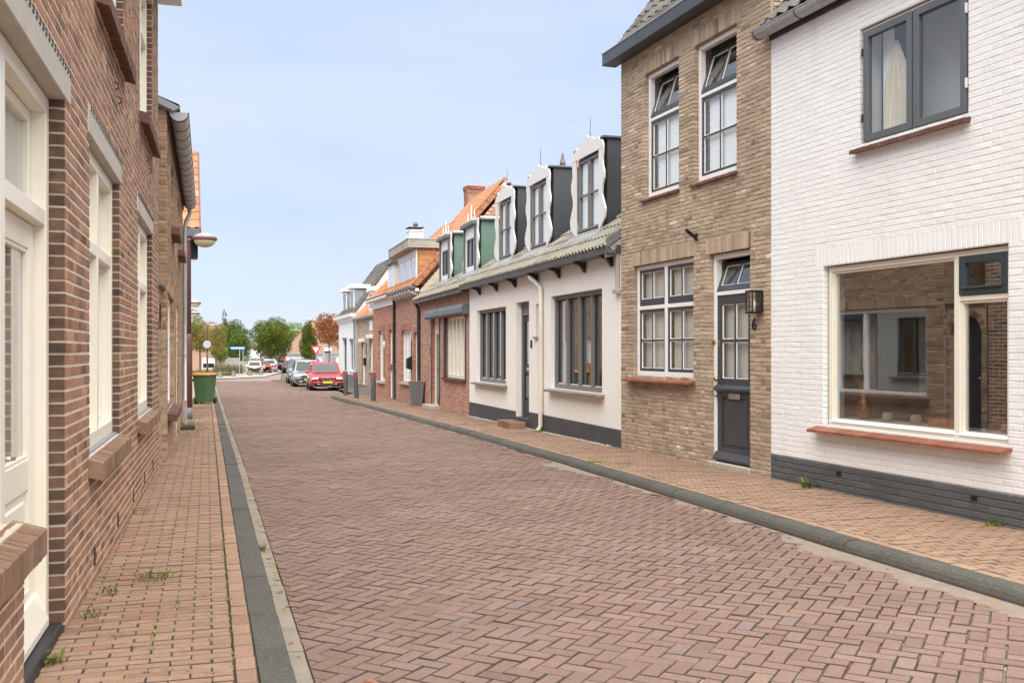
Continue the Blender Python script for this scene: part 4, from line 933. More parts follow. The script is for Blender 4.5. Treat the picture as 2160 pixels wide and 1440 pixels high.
def wavy(sgn, inner, zb, zt, w0, amp):
    pts = [(sgn*inner, zt), (sgn*inner, zb)]; n = 26
    prof = [(0, .03), (.04, .10), (.12, .26), (.22, .30), (.32, .22), (.42, .13), (.52, .15), (.62, .235), (.70, .235), (.78, .17), (.86, .155), (.94, .18), (1, .19)]
    for i in range(n+1):
        t = i/n; wv = np.interp(t, [p[0] for p in prof], [p[1] for p in prof]); pts.append((sgn*(inner+w0+wv*amp), zb+(zt-zb)*t))
    return pts
def dormer(fac, root, sc, yf, zb, zt, iw, cheek, style, hw=.70, zroof=5.3, pit=PIT):
    """sc: centre along the front, yf: front plane, iw: half width of the window"""
    X = fac.x(sc); back = yf-(zroof-zb)/math.tan(pit)-.2
    body = MB().prism([(yf-.10, zb-.1), (yf-.10, zroof), (back, zroof)], X-hw, X+hw, 'x').build('dormer', cheek, root)
    MB().box(X-hw-.05, X+hw+.05, back, yf+.0, zroof, zroof+.04, .006).build('dormer_roof', 'zinc_dark' if style == 'white' else 'zinc_grey', body)
    loc = (X, 0, 0); bm = 'dormer_white'
    wtop = zt-.30 if style == 'white' else zt-.24
    for sg in (-1, 1): MB().prism(wavy(sg, iw, zb-.03, wtop, .02, 1.0), yf-.012, yf+.018, 'y').build('side_board', bm, body, loc=loc)
    wd = iw+.21
    if style == 'white':
        crest = [(-wd, wtop), (wd, wtop), (wd, wtop+.06), (wd-.06, wtop+.14), (wd-.18, wtop+.17), (wd-.24, wtop+.235), (wd-.30, wtop+.20), (wd-.42, wtop+.23), (.18, wtop+.30), (.08, wtop+.31), (0, wtop+.36), (-.08, wtop+.31), (-.18, wtop+.30), (-wd+.42, wtop+.23), (-wd+.30, wtop+.20), (-wd+.24, wtop+.235), (-wd+.18, wtop+.17), (-wd+.06, wtop+.14), (-wd, wtop+.06)]
        MB().prism(crest, yf-.010, yf+.022, 'y').build('crest_board', bm, body, loc=loc)
        MB().tube([(X, yf-.05, wtop+.3), (X+.01, yf-.05, wtop+.5), (X-.02, yf-.05, wtop+.62), (X+.02, yf-.05, wtop+.74)], [.006, .005, .004, .002], 5).build('finial', 'black_metal', body)
        fm, y_ = 'taupe_paint', yf-.035
        MB().ring(X-iw, X+iw, zb-.02, wtop, y_-.06, y_, .04, c=.004).build('window_frame', 'anthracite', body)
        for a, b in ((X-iw+.035, X-.012), (X+.012, X+iw-.035)):
            MB().ring(a, b, zb+.03, wtop-.04, y_-.045, y_+.012, .045, c=.004).box(a+.04, b-.04, y_-.03, y_+.006, (zb+wtop)/2-.015, (zb+wtop)/2+.015, .002).build('casement', fm, body)
            MB().box(a+.04, b-.04, y_-.03, y_-.026, zb+.07, wtop-.08).build('pane', 'glass', body)
        MB().box(X-iw+.03, X+iw-.03, y_-.062, y_-.058, zb, wtop-.02).build('blind', 'curtain_white', body)
        MB().prism([(yf-.02, zb-.06), (yf+.24, zb-.255), (yf+.24, zb-.215), (yf-.02, zb+.0)], X-hw-.1, X+hw+.1, 'x').build('apron', 'zinc', body)
    else:
        for x, s_ in ((0, 1.0), (-.36, .55), (.36, .55)):
            MB().prism([(-.11*s_*1.6, 0), (.11*s_*1.6, 0), (.075*s_, .06*s_), (.03*s_, .16*s_), (.012*s_, .30*s_), (0, .42*s_), (-.012*s_, .30*s_), (-.03*s_, .16*s_), (-.075*s_, .06*s_)], yf-.01, yf+.01, 'y').build('finial', bm, body, loc=(X+x, 0, wtop+.12))
        MB().prism([(-wd, wtop), (wd, wtop), (wd, wtop+.10), (.4, wtop+.16), (-.4, wtop+.16), (-wd, wtop+.10)], yf-.01, yf+.012, 'y').build('crest_board', bm, body, loc=loc)
        MB().box(X-iw-.08, X+iw+.08, yf+.0, yf+.15, wtop-.06, wtop+.06, .02).build('shutter_box', 'grey_paint', body)
        for sg in (-1, 1): MB().box(X+sg*iw-.03, X+sg*iw+.03, yf+.018, yf+.07, zb-.1, wtop-.05, .006).build('shutter_rail', 'grey_paint', body)
        y_ = yf-.0
        MB().ring(X-iw+.02, X+iw-.02, zb-.04, wtop-.06, y_-.05, y_+.02, .12, wt=.30, wb=.13, c=.006).build('window_frame', 'white_paint', body)
        MB().ring(X-iw+.14, X+iw-.14, zb+.09, wtop-.36, y_-.05, y_-.0, .045, c=.004).box(X-.03, X+.03, y_-.05, y_, zb+.13, wtop-.4, .004).build('casement', 'anthracite', body)
        for a, b in ((X-iw+.18, X-.03), (X+.03, X+iw-.18)): MB().box(a, b, y_-.03, y_-.025, zb+.13, wtop-.4).build('pane', 'glass', body); MB().box(a+.02, b-(b-a)*.45, y_-.052, y_-.049, zb+.12, wtop-.4).build('blind', 'curtain_white', body)
        MB().prism([(yf-.02, zb-.06), (yf+.20, zb-.225), (yf+.20, zb-.185), (yf-.02, zb-.0)], X-hw-.1, X+hw+.1, 'x').build('apron', 'zinc', body)
        MB().tube([(X-hw-.08, yf-.05, zroof+.02), (X-hw-.08, back+.5, zroof+.02)], .05, 8).build('roof_roll', 'zinc', body)
    return body
for sc in (2.36, 5.24, 7.74): dormer(ST, h, sc, -.34, 3.76, 5.42, .575, 'slate_board', 'white')

# ---- red brick cottage with roller shutter boxes and green dormers
BG = Fac((-1.07, 24.81), (-2.96, 31.4), 'R')
h = BG.root('shutter_cottage', 'low red brick cottage with grey roller shutter boxes and two green cheeked dormers', 'house')
ops = [(.40, 2.98, .85, 2.54), (3.66, 4.72, .0, 2.60)]
brick_wall(BG, h, .004, 6.85, -.12, 3.14, ops, 'brick_red', 'mortar_red', proud=.0025, J=.0125, H=.0505, limit=0, reveal=.12, seed=21, c=.003, jit=.0008)
w = window(BG, h, .40, 2.97, .86, 2.53, y=-.10, fw=.07, fd=.10, mat='cream_paint', mull=[(.47+.488*i, .12) for i in range(1, 5)], wb=.09)
for i in range(5): pane(BG, w, .47+.486*i+.06*(i > 0), .47+.486*(i+1)-.06*(i < 4), .95, 2.46, -.15)
x0, x1 = BG.xs(.45, 2.9); n = 60; MB().add([q for i in range(n+1) for q in ((x0+(x1-x0)*i/n, -.24+.025*math.sin(i*1.3), .9), (x0+(x1-x0)*i/n, -.24+.025*math.sin(i*1.3), 2.5))], [(2*i, 2*i+2, 2*i+3, 2*i+1) for i in range(n)]).build('curtain', 'curtain_white', w, smooth=True)
fbox(BG, 'sill', 'sill_dark', w, .34, 3.06, -.09, .09, .80, .855)
for s in (.385, 3.0): fbox(BG, 'shutter_rail', 'anthracite', h, s-.03, s+.03, -.06, .03, .86, 2.58)
w = window(BG, h, 3.67, 4.71, .02, 2.59, y=-.08, fw=.07, fd=.10, mat='cream_paint', wb=.001, trans=[(2.12, 3.74, 4.64, .06)], name='door_frame'); pane(BG, w, 3.75, 4.63, 2.16, 2.52, -.13)
fbox(BG, 'transom_blind', 'curtain_white', w, 3.74, 4.64, -.16, -.15, 2.15, 2.53)
x0, x1 = BG.xs(3.74, 4.64); d = MB().box(x0, x1, -.16, -.115, .06, 2.09, .004).build('door', 'grey_paint', h)
for a, b in ((.25, .95), (1.1, 1.95)): MB().box(x0+.14, x1-.14, -.12, -.108, a, b, .006).build('door_panel', 'zinc_grey', d)
MB().box(x0+.06, x0+.10, -.115, -.06, .95, 1.20, .006).build('door_handle', 'chrome', d)
fbox(BG, 'door_post', 'anthracite', h, 3.60, 3.655, -.05, .03, -.15, 2.6); fbox(BG, 'door_post', 'anthracite', h, 4.725, 4.78, -.05, .03, -.15, 2.6)
for a, b in ((-.0, 3.16), (3.20, 5.0)): MB().prism([(.0, 2.80), (.0, 2.55), (.14, 2.53), (.205, 2.58), (.205, 2.70), (.15, 2.79)], BG.x(a)+.02, BG.x(b), 'x').build('shutter_box', 'grey_paint', h)
fbox(BG, 'door_step', 'stone_step', h, 3.5, 4.9, -.1, .28, -.22, gz(28.5)+.20, .01)
fbox(BG, 'name_plate', 'black_plastic', h, 5.0, 5.06, .005, .02, 1.5, 1.72, .004)
mb = MB().prism([(.06, 3.10), (.20, 3.08), (.225, 3.17), (.215, 3.175), (.195, 3.095), (.07, 3.115), (.06, 3.19), (.045, 3.19)], .02, 6.95, 'x').build('gutter', 'zinc_dark', h)
for i in range(9): MB().box(.4+i*.8, .42+i*.8, .05, .228, 3.075, 3.18, .003).build('gutter_clip', 'zinc_grey', mb)
tile_roof(BG, h, .03, 6.80, .16, 3.20, PIT, 3.5, 'tile_grey', 'ridge', tw=.155, tl=.36, th=.045)
MB().prism([(-2.6, 5.31), (-5.5, 3.2), (-5.5, 3.1), (-2.6, 5.21)], 0.01, 6.8, 'x').build('rear_slope', 'tile_dark', h)
for sc in (1.22, 4.40): dormer(BG, h, sc, -.34, 3.74, 5.16, .60, 'green_board', 'green', zroof=5.0)
downpipe(BG, h, 6.62, .06, [(0, .08, 3.08), (0, .03, 2.98), (0, 0, 2.85), (0, 0, 1.2), (0, 0, -.05)], .05, 'black_plastic', clips=(2.3, 1.1))

# ---- two red brick houses with orange roofs
BA = Fac((-2.96, 31.4), (-4.22, 35.8), 'R')
h = BA.root('timber_dormer_house', 'red brick house with a wide timber clad dormer and white eaves corbels', 'house')
ops = [(1.50, 3.42, .52, 2.30), (.30, 1.02, -.15, 2.20)]
brick_wall(BA, h, .004, 4.575, -.4, 3.52, ops, 'brick_red', 'mortar_red', proud=.0025, J=.0125, H=.0505, limit=0, reveal=.12, seed=31, solds=[(1.42, 3.50, 2.302, 2.51), (.24, 1.1, 2.202, 2.41)], c=.003, jit=.0008)
w = window(BA, h, 1.50, 3.42, .53, 2.295, y=-.09, fw=.06, fd=.09, mat='white_paint', mull=[(2.1, .06), (2.75, .06)])
for a, b in ((1.57, 2.07), (2.13, 2.72), (2.78, 3.35)): pane(BA, w, a, b, .59, 2.23, -.14, 'glass_big')
fbox(BA, 'curtain', 'curtain_white', w, 1.9, 3.3, -.30, -.29, .55, 2.25); room(h, BA, 1.3, 3.6, .2, 2.5, 1.5, mat='interior_dark')
fbox(BA, 'sill', 'stone_step', w, 1.42, 3.50, -.08, .10, .45, .525)
w = window(BA, h, .30, 1.015, -.13, 2.195, y=-.09, fw=.06, fd=.09, mat='white_paint', wb=.001, name='door_frame')
d = fbox(BA, 'door', 'white_paint', h, .36, .96, -.17, -.13, -.12, 2.13); fbox(BA, 'door_panel', 'pale_panel', d, .46, .86, -.132, -.122, .1, .9, .004); fbox(BA, 'door_light', 'car_glass', d, .46, .86, -.132, -.124, 1.1, 1.95, .004)
MB().prism([(.0, .98), (.02, .98), (.17, 1.02), (.17, 1.34), (.02, 1.42), (.0, 1.42)], BA.x(1.20), BA.x(1.46), 'x').build('letter_box', 'black_metal', h)
MB().box(BA.x(1.3), BA.x(1.33), 0, .03, 1.4, 1.95, .004).build('wall_ornament', 'black_metal', h)
fbox(BA, 'gutter', 'zinc_dark', h, .0, 4.72, .10, .34, 3.56, 3.68, .02)
fbox(BA, 'eaves_soffit', 'white_paint', h, .0, 4.57, .006, .12, 3.50, 3.60)
for i in range(8): MB().prism([(.01, 3.40), (.03, 3.38), (.24, 3.46), (.32, 3.50), (.32, 3.555), (.01, 3.555)], .15+i*.575, .27+i*.575, 'x').build('eaves_corbel', 'white_paint', h)
PO = rad(49)
tile_roof(BA, h, .06, 4.57, .22, 3.66, PO, 4.8, 'tile_orange', 'pan', tw=.24, tl=.34)
for i in range(13): MB().prism([(.18-i*.215, 3.72+i*.247), (.05-i*.215, 3.66+i*.247), (-.20-i*.215, 3.94+i*.247), (-.07-i*.215, 4.02+i*.247)], -.02, .12, 'x').build('verge_tile', 'tile_orange', h)['tint'] = .5
for p in KIDS(h): pass
ga = Fac(BA.w(0, 0, 0)[:2], BA.w(0, -6.2, 0)[:2], 'L')
gm = MB(); gm.prism([(-.05, 3.0), (-.05, 3.55), (-3.1, 7.1), (-6.2, 3.55), (-6.2, 3.0)], .06, .30, 'x'); gw_ = gm.build('gable_wall', 'mortar_red', h)
gb = MB(); rr = random.Random(8)
for k in range(66):
    z = 3.02+k*.062; yl = -.05-(max(0, z-3.55)/3.55*3.05); yr_ = -6.2+(max(0, z-3.55)/3.55*3.1); y = yl-.02-(.11 if k % 2 else 0)
    while y-.2 > yr_:
        v, f = brick_v(0, .2, 0, .05, -.01, .006, .003); gb.add([(.06-q[1], y-q[0], z+q[2]) for q in v], f, min(1, max(0, rr.gauss(.5, .2)))); y -= .211
tag(gb.build('brick_field', 'brick_red', gw_), kind='stuff')
MB().prism([(-.03, 3.1), (-.03, 3.5), (-1.45, 5.12), (-1.45, 3.9)], .03, .055, 'x').build('render_patch', 'mortar_light', h)
MB().prism([(-3.02, 7.12), (-6.4, 3.5), (-6.4, 3.4), (-3.02, 7.0)], .0, 4.57, 'x').build('rear_slope', 'roof_brown', h)
# timber dormer
X0, X1 = .42, 4.15
bd = MB().prism([(-.02, 3.78), (-.02, 4.92), (-1.25, 4.92)], X0+.02, X1, 'x').build('dormer', 'timber', h)
for i in range(6): MB().prism([(-.06, 3.74+.2*i), (-.06, 3.93+.2*i), (-.30-.17*i-.05, 3.93+.2*i), (-.16-.17*i-.05, 3.74+.2*i)], X0-.015, X0+.03, 'x').build('cladding_board', 'timber', bd)
w = window(BA, h, X0+.02, X1-.1, 3.80, 4.90, y=.015, fw=.08, fd=.06, mat='white_paint', mull=[(1.55, .07), (2.75, .07)], wt=.22, wb=.10, name='dormer_window')
for a, b in ((.52, 1.5), (1.6, 2.7), (2.8, 3.95)): pane(BA, w, a, b, 3.90, 4.68, -.008); fbox(BA, 'blind', 'curtain_grey' if a != 1.6 else 'curtain_white', w, a, b, -.03, -.026, 3.88, 4.7, 0)
MB().box(X0-.14, X1+.20, -1.6, .30, 4.92, 5.19, .004).build('flat_roof', 'timber_grey', bd); MB().box(X0-.16, X1+.22, -1.6, .32, 5.19, 5.22, .004).build('roof_edge', 'zinc', bd)
# chimneys
def chimney(name, label, p, w_, d_, z0, z1, mat, ang, cap='mortar_tan'):
    o = thing(name, label, 'chimney', (p[0], p[1], z0), ang); H = z1-z0
    s_ = MB().box(-w_/2, w_/2, -d_/2, d_/2, 0, H, .004).build('stack', 'mortar_red' if mat != 'far_white' else 'far_white', o)
    if mat != 'far_white':
        b_ = MB(); k = 0; z = .01
        while z+.05 < H:
            for (L_, ax) in ((w_, 0), (d_, 1)):
                for sg in (-1, 1):
                    x = -L_/2+(-.1 if k % 2 else 0); g_ = .012*max(0, (z-(H-.28))/.05) if z > H-.28 else 0
                    while x < L_/2:
                        a, e = max(x, -L_/2), min(x+.2, L_/2)
                        if e-a > .03:
                            v, f = brick_v(a, e, z, z+.05, -.01, .007+g_, .003); off = (d_ if ax == 0 else w_)/2
                            b_.add([((q[0], sg*(off+q[1]), q[2]) if ax == 0 else (sg*(off+q[1]), q[0], q[2])) for q in v], f, R.random())
                        x += .211
            z += .061; k += 1
        tag(b_.build('brick_field', mat, s_), kind='stuff')
    MB().box(-w_/2-.04, w_/2+.04, -d_/2-.04, d_/2+.04, H-.06, H, .01).build('cap', cap, o); return o
p = BA.w(4.9, -3.0, 0); chimney('brick_chimney', 'square brick chimney stack rising beside the orange roof ridge', p, .62, .62, 5.6, 7.75, 'brick_red', BA.ang)

BB = Fac((-4.22, 35.8), (-5.75, 40.85), 'R')
h = BB.root('small_dormer_house', 'orange red brick house with white frieze board and small white dormer', 'house')
ops = [(2.40, 3.95, .40, 2.38), (.75, 1.55, -.25, 2.38)]
brick_wall(BB, h, .004, 5.27, -.5, 3.30, ops, 'brick_rust', 'mortar_red', proud=.0025, J=.0125, H=.0505, limit=0, reveal=.12, seed=41, solds=[(2.3, 4.05, 2.382, 2.60), (.66, 1.64, 2.382, 2.60)], c=.003, jit=.0008)
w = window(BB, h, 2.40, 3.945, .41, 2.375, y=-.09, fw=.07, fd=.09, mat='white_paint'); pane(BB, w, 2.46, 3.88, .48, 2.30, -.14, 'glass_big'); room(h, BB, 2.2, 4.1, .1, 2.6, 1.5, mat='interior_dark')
MB().lathe([(.0, 0), (.12, .02), (.16, .15), (.12, .28), (0, .30)], 12).build('hanging_globe', 'sign_white', w, loc=(3.3, -.22, 1.7), smooth=True)
fbox(BB, 'sill', 'stone_step', w, 2.32, 4.03, -.08, .10, .33, .405)
w = window(BB, h, .75, 1.545, -.23, 2.375, y=-.09, fw=.06, fd=.09, mat='white_paint', wb=.001, name='door_frame')
d = fbox(BB, 'door', 'white_paint', h, .81, 1.49, -.17, -.13, -.22, 2.31); fbox(BB, 'door_panel', 'pale_panel', d, .92, 1.38, -.132, -.122, .0, .8, .004); fbox(BB, 'door_light', 'car_glass', d, .92, 1.38, -.132, -.124, 1.0, 2.1, .004)
fbox(BB, 'door_handle', 'black_metal', d, 1.40, 1.44, -.13, -.08, .85, 1.1, .004)
fbox(BB, 'frieze_board', 'white_paint', h, .0, 5.27, .01, .05, 3.30, 3.56)
fbox(BB, 'gutter', 'white_paint', h, -.05, 5.45, .05, .32, 3.56, 3.68, .03); fbox(BB, 'gutter_rim', 'zinc_dark', h, -.05, 5.46, .28, .335, 3.68, 3.71, .01)
MB().tube([(1.95, .0, 2.98), (2.15, .0, 3.08), (2.1, .0, 2.9)], .012, 5).build('wall_anchor', 'iron_rust', h)
tile_roof(BB, h, .02, 5.30, .22, 3.69, rad(45), 4.4, 'tile_orange', 'pan', tw=.24, tl=.34)
MB().prism([(-2.9, 6.78), (-6.0, 3.6), (-6.0, 3.5), (-2.9, 6.68)], .0, 5.3, 'x').build('rear_slope', 'roof_brown', h)
MB().prism([(-.02, 3.3), (-.02, 3.6), (-2.88, 6.7), (-5.8, 3.6), (-5.8, 3.3)], 5.24, 5.27, 'x').build('gable_wall', 'brick_rust', h)
bd = MB().prism([(-.0, 3.75), (-.0, 4.82), (-1.1, 4.82)], .32, 1.52, 'x').build('dormer', 'far_white', h)
MB().ring(.34, 1.50, 3.82, 4.74, -.02, .03, .08, c=.004).build('dormer_window', 'white_paint', bd); MB().box(.42, 1.42, .004, .008, 3.9, 4.66).build('pane', 'glass', bd); MB().box(.22, 1.62, -1.2, .14, 4.80, 4.98, .01).build('dormer_roof', 'grey_paint', bd); MB().box(.20, 1.64, -1.2, .16, 4.98, 5.02, .01).build('roof_edge', 'far_white', bd)
downpipe(BB, h, .03, .06, [(0, .15, 3.6), (0, .04, 3.5), (0, 0, 3.35), (0, 0, 1.5), (0, 0, -.25)], .05, 'black_plastic', clips=(2.6, 1.2))
p = BB.w(3.5, -1.4, 0); c = chimney('white_chimney', 'white rendered chimney with flat cowl and ball vent', p, .62, .55, 4.8, 6.42, 'far_white', BB.ang, 'far_white')
MB().box(-.36, .36, -.32, .32, 1.70, 1.74, .01).build('cowl', 'zinc_dark', c)
for x in (-.25, .25): MB().box(x-.02, x+.02, -.2, .2, 1.60, 1.71, .004).build('cowl_post', 'zinc_dark', c)
MB().lathe([(.04, 0), (.06, .03), (.10, .08), (.10, .14), (.05, .20), (0, .21)], 12, (-.12, 0, 1.74)).build('ball_vent', 'zinc_dark', c, smooth=True)
# orange hipped roof behind the cottages
rh = thing('rear_house', 'brick house behind the stucco cottage with an orange roof and small finial', 'house', (2.2, 33.0, gz(33)), BG.ang)
MB().box(-3, 3, -3, 3, 0, 5.6).build('wall', 'brick_far', rh)
v = [(-3.2,-3.2,5.6),(3.2,-3.2,5.6),(3.2,3.2,5.6),(-3.2,3.2,5.6),(-1.6,0,8.15),(1.6,0,8.15)]
MB().add(v, [(0,1,5,4),(1,2,5),(2,3,4,5),(3,0,4),(3,2,1,0)], .5).build('roof', 'tile_orange', rh)
MB().lathe([(.10,0),(.13,.1),(.09,.2),(.11,.28),(.07,.4),(.03,.62),(0,.66)], 10, (1.55, 0, 8.1)).build('finial', 'zinc_dark', rh)

# ---- small tan house and white gambrel house at the far end
TS = Fac((-7.75, 55.0), (-9.85, 62.3), 'R')
h = TS.root('far_tan_house', 'small tan brick house with orange roof between the red brick and white houses', 'house')
mb = MB(); ops = [(.2, 1.35, .45, 2.2), (3.5, 4.8, -.4, 2.05)]; wall_mesh(mb, -1.5, 7.55, -1, 3.5, ops, .3); wl = mb.build('wall', 'mortar_tan', h)
put_bricks(TS, wl, courses(-1.5, 7.55, -.55, 3.5, ops, .205, .05, .012, .1, seed=51), 'brick_tan', .004, .003, .0, .1, 0)
w = window(TS, h, .2, 1.35, .45, 2.2, y=-.08, fw=.07, fd=.09, mat='white_paint', mull=[(.78, .06)]); pane(TS, w, .27, 1.28, .52, 2.13, -.12); fbox(TS, 'curtain', 'curtain_white', w, .3, 1.25, -.2, -.19, .5, 2.15, 0); fbox(TS, 'sill', 'stone_step', w, .1, 1.45, -.08, .1, .37, .445)
w = window(TS, h, 3.5, 4.8, -.4, 2.05, y=-.08, fw=.08, fd=.09, mat='white_paint', wb=.001, name='door_frame'); d = fbox(TS, 'door', 'white_paint', h, 3.58, 4.72, -.16, -.12, -.4, 1.97); fbox(TS, 'door_light', 'car_glass', d, 3.8, 4.5, -.122, -.112, .5, 1.8, .004)
for a, b, z in ((-.1, 1.6, 2.3), (3.4, 5.1, 2.12)): fbox(TS, 'shutter_box', 'white_paint', h, a, b, .0, .2, z, z+.22, .02)
fbox(TS, 'wall_panel', 'white_paint', h, .1, 1.2, .005, .04, 2.75, 3.3); fbox(TS, 'letter_box', 'black_metal', h, 2.7, 2.95, .01, .16, .75, 1.2); fbox(TS, 'wall_ornament', 'black_metal', h, 2.6, 2.66, .01, .05, 1.4, 2.1)
fbox(TS, 'gutter', 'zinc_grey', h, -1.5, 7.6, .05, .28, 3.5, 3.64, .03)
tile_roof(TS, h, -1.5, 7.55, .2, 3.64, rad(45), 4.2, 'tile_orange', 'pan', tw=.26, tl=.36)
MB().prism([(-2.75, 6.58), (-5.8, 3.6), (-5.8, 3.5), (-2.75, 6.48)], -1.5, 7.55, 'x').build('rear_slope', 'roof_brown', h)
bd = MB().prism([(-.05, 3.8), (-.05, 5.0), (-1.3, 5.0)], .1, 1.7, 'x').build('dormer', 'far_white', h); MB().box(-.05, 1.85, -1.4, .12, 4.95, 5.2, .02).build('dormer_roof', 'far_white', bd); MB().box(.3, 1.5, -.06, -.03, 4.0, 4.85).build('pane', 'car_glass', bd); MB().ring(.15, 1.65, 3.85, 4.95, -.05, .02, .14, c=.004).build('dormer_window', 'white_paint', bd)
FW = Fac((-9.85, 62.3), (-12.46, 71.0), 'R')
h = FW.root('far_white_house', 'white rendered corner house with steep dark roof and zinc dormers', 'house')
mb = MB(); ops = [(1.55, 2.85, .35, 2.3), (4.75, 6.55, .2, 2.4)]; wall_mesh(mb, .01, 9.08, -1.2, 3.85, ops, .3); mb.build('wall', 'far_white', h)
fbox(FW, 'plinth', 'lamp_grey', h, .02, 9.1, .0, .03, -1.2, .05)
for (a, b, c, d_) in ops:
    w = window(FW, h, a, b, c, d_, y=-.1, fw=.09, fd=.1, mat='grey_paint', mull=[((a+b)/2, .07)], trans=[(d_-.55, a+.09, b-.09, .06)]); pane(FW, w, a+.08, b-.08, c+.08, d_-.08, -.15); fbox(FW, 'blind', 'curtain_grey', w, a+.08, b-.08, -.25, -.24, c, d_, 0); fbox(FW, 'sill', 'white_paint', w, a-.1, b+.1, -.1, .1, c-.1, c-.01); fbox(FW, 'shutter_box', 'grey_paint', w, a-.05, b+.05, -.02, .08, d_-.02, d_+.1)
MB().prism([(.0, 3.5), (.08, 3.55), (.12, 3.72), (.34, 3.80), (.36, 3.98), (.0, 3.98)], -.05, 9.5, 'x').build('cornice', 'far_white', h)
tile_roof(FW, h, .0, 9.1, .1, 3.98, rad(54), 4.75, 'tile_dark', 'flat', tw=.30, tl=.40)
MB().prism([(-2.7, 7.82), (-5.6, 3.9), (-5.6, 3.8), (-2.7, 7.7)], .0, 9.1, 'x').build('rear_slope', 'tile_dark', h)
MB().prism([(-.05, 3.6), (-.05, 4.0), (-2.7, 7.7), (-5.5, 4.0), (-5.5, 3.6)], .02, .28, 'x').build('gable_wall', 'far_white', h)
for a, b in ((2.6, 4.6), (6.4, 8.4)):
    bd = MB().prism([(-.25, 4.05), (-.25, 5.75), (-1.5, 5.75)], a, b, 'x').build('dormer', 'zinc_grey', h)
    for k in range(5): MB().prism([(-.3-.24*k, 4.35+.33*k), (-.3-.24*k, 5.74), (-.33-.24*k, 5.74), (-.33-.24*k, 4.39+.33*k)], a-.03, a+.01, 'x').build('standing_seam', 'zinc_grey', bd)
    MB().box(a-.2, b+.2, -2.0, .0, 5.72, 5.98, .02).build('dormer_roof', 'far_white', bd); MB().ring(a+.03, b-.03, 4.05, 5.7, -.28, -.2, .14, c=.004).build('dormer_window', 'white_paint', bd); MB().box(a+.15, b-.15, -.24, -.23, 4.18, 5.58).build('pane', 'car_glass', bd)
downpipe(FW, h, .25, .08, [(0, .1, 3.6), (0, 0, 3.4), (0, 0, 1.2), (0, 0, -.6)], .06, 'zinc_grey')
# ---------------------------------------------------------------- left side of the street
L1 = Fac((-2.5, 5.58), (-4.6, 12.8), 'L')
h = L1.root('brown_brick_house', 'brown brick house with cream window frames and concrete lintels close to the path', 'house')
ops = [(-4.2, -1.34, .86, 2.97), (-1.34, -.19, .06, 2.97), (.81, 2.72, .92, 2.99), (4.46, 6.50, .92, 2.99), (1.12, 3.02, 4.06, 5.75), (4.70, 6.45, 4.06, 5.75)]
lint = [(-4.2, -.03, 2.97, 3.155), (.72, 2.83, 2.99, 3.175), (4.37, 6.60, 2.99, 3.175), (1.02, 3.12, 5.75, 5.935), (4.60, 6.55, 5.75, 5.935)]
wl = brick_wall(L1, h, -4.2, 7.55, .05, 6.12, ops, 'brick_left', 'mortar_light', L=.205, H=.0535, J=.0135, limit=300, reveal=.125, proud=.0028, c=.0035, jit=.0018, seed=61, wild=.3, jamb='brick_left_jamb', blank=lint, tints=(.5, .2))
for a, b, c, d in lint:
    x0, x1 = L1.xs(a+.004, b-.004); o = MB().box(x0, x1, -.13, .010, c+.002, d-.004, .006).build('lintel', 'concrete_lintel', h)
    n = int((x1-x0)/.085); q = MB()
    for i in range(n): q.box(x0+.03+i*.085, x0+.042+i*.085, .008, .014, d-.030, d+.004).box(x0+.03+i*.085, x0+.066+i*.085, .008, .014, d-.032, d-.024)
    q.build('cavity_tray', 'black_plastic', o)
def lsill(s0, s1, z, mat, th=.115, pr=.088, n=None, drop=.04):
    n = n or max(4, int((s1-s0)/.066)); sill_tiles(L1, h, s0, s1, z, -.05, pr, n, mat, drop=drop, th=th, name='sill_brick', gap=.007)
    fbox(L1, 'sill_bed', 'mortar_light', h, s0+.01, s1-.01, -.05, pr-.02, z-th-drop*.4, z-drop-.012)
lsill(.76, 2.80, .92, 'sill_brick'); lsill(4.40, 6.58, .92, 'sill_brick'); lsill(-4.2, -1.29, .86, 'sill_brick'); lsill(1.04, 3.10, 4.06, 'sill_dark', th=.11, pr=.10); lsill(4.62, 6.53, 4.06, 'sill_dark', th=.11, pr=.10)
for (a, b, c, d) in (ops[2], ops[3], ops[4], ops[5]):
    zt = c+(d-c)*.68; m_ = (a+b)/2
    w = window(L1, h, a+.004, b-.004, c+.01, d-.004, y=-.055, fw=.085, fd=.12, mat='cream_paint', mull=[(m_, .085)], trans=[(zt, a+.085, m_-.043, .085), (zt, m_+.043, b-.085, .085)], wb=.10)
    for p, q in ((a+.085, m_-.043), (m_+.043, b-.085)):
        for e, f_ in ((c+.11, zt-.043), (zt+.043, d-.09)):
            sash(L1, w, p, q, e, f_, -.13, w=.055, d=.05, mat='cream_paint')
    x0, x1 = L1.xs(a+.1, b-.1)
    MB().box(x0, x1, -.33, -.325, c+.1, d-.08).build('net_curtain', 'curtain_white', w); fbox(L1, 'lead_strip', 'zinc_grey', w, a+.01, b-.01, -.06, -.02, c-.01, c+.012)
room(h, L1, -4.1, 7.4, .2, 3.2, 2.0, yf=-.42, mat='interior'); room(h, L1, 1.0, 7.0, 3.9, 5.9, 1.5, yf=-.42, mat='interior')
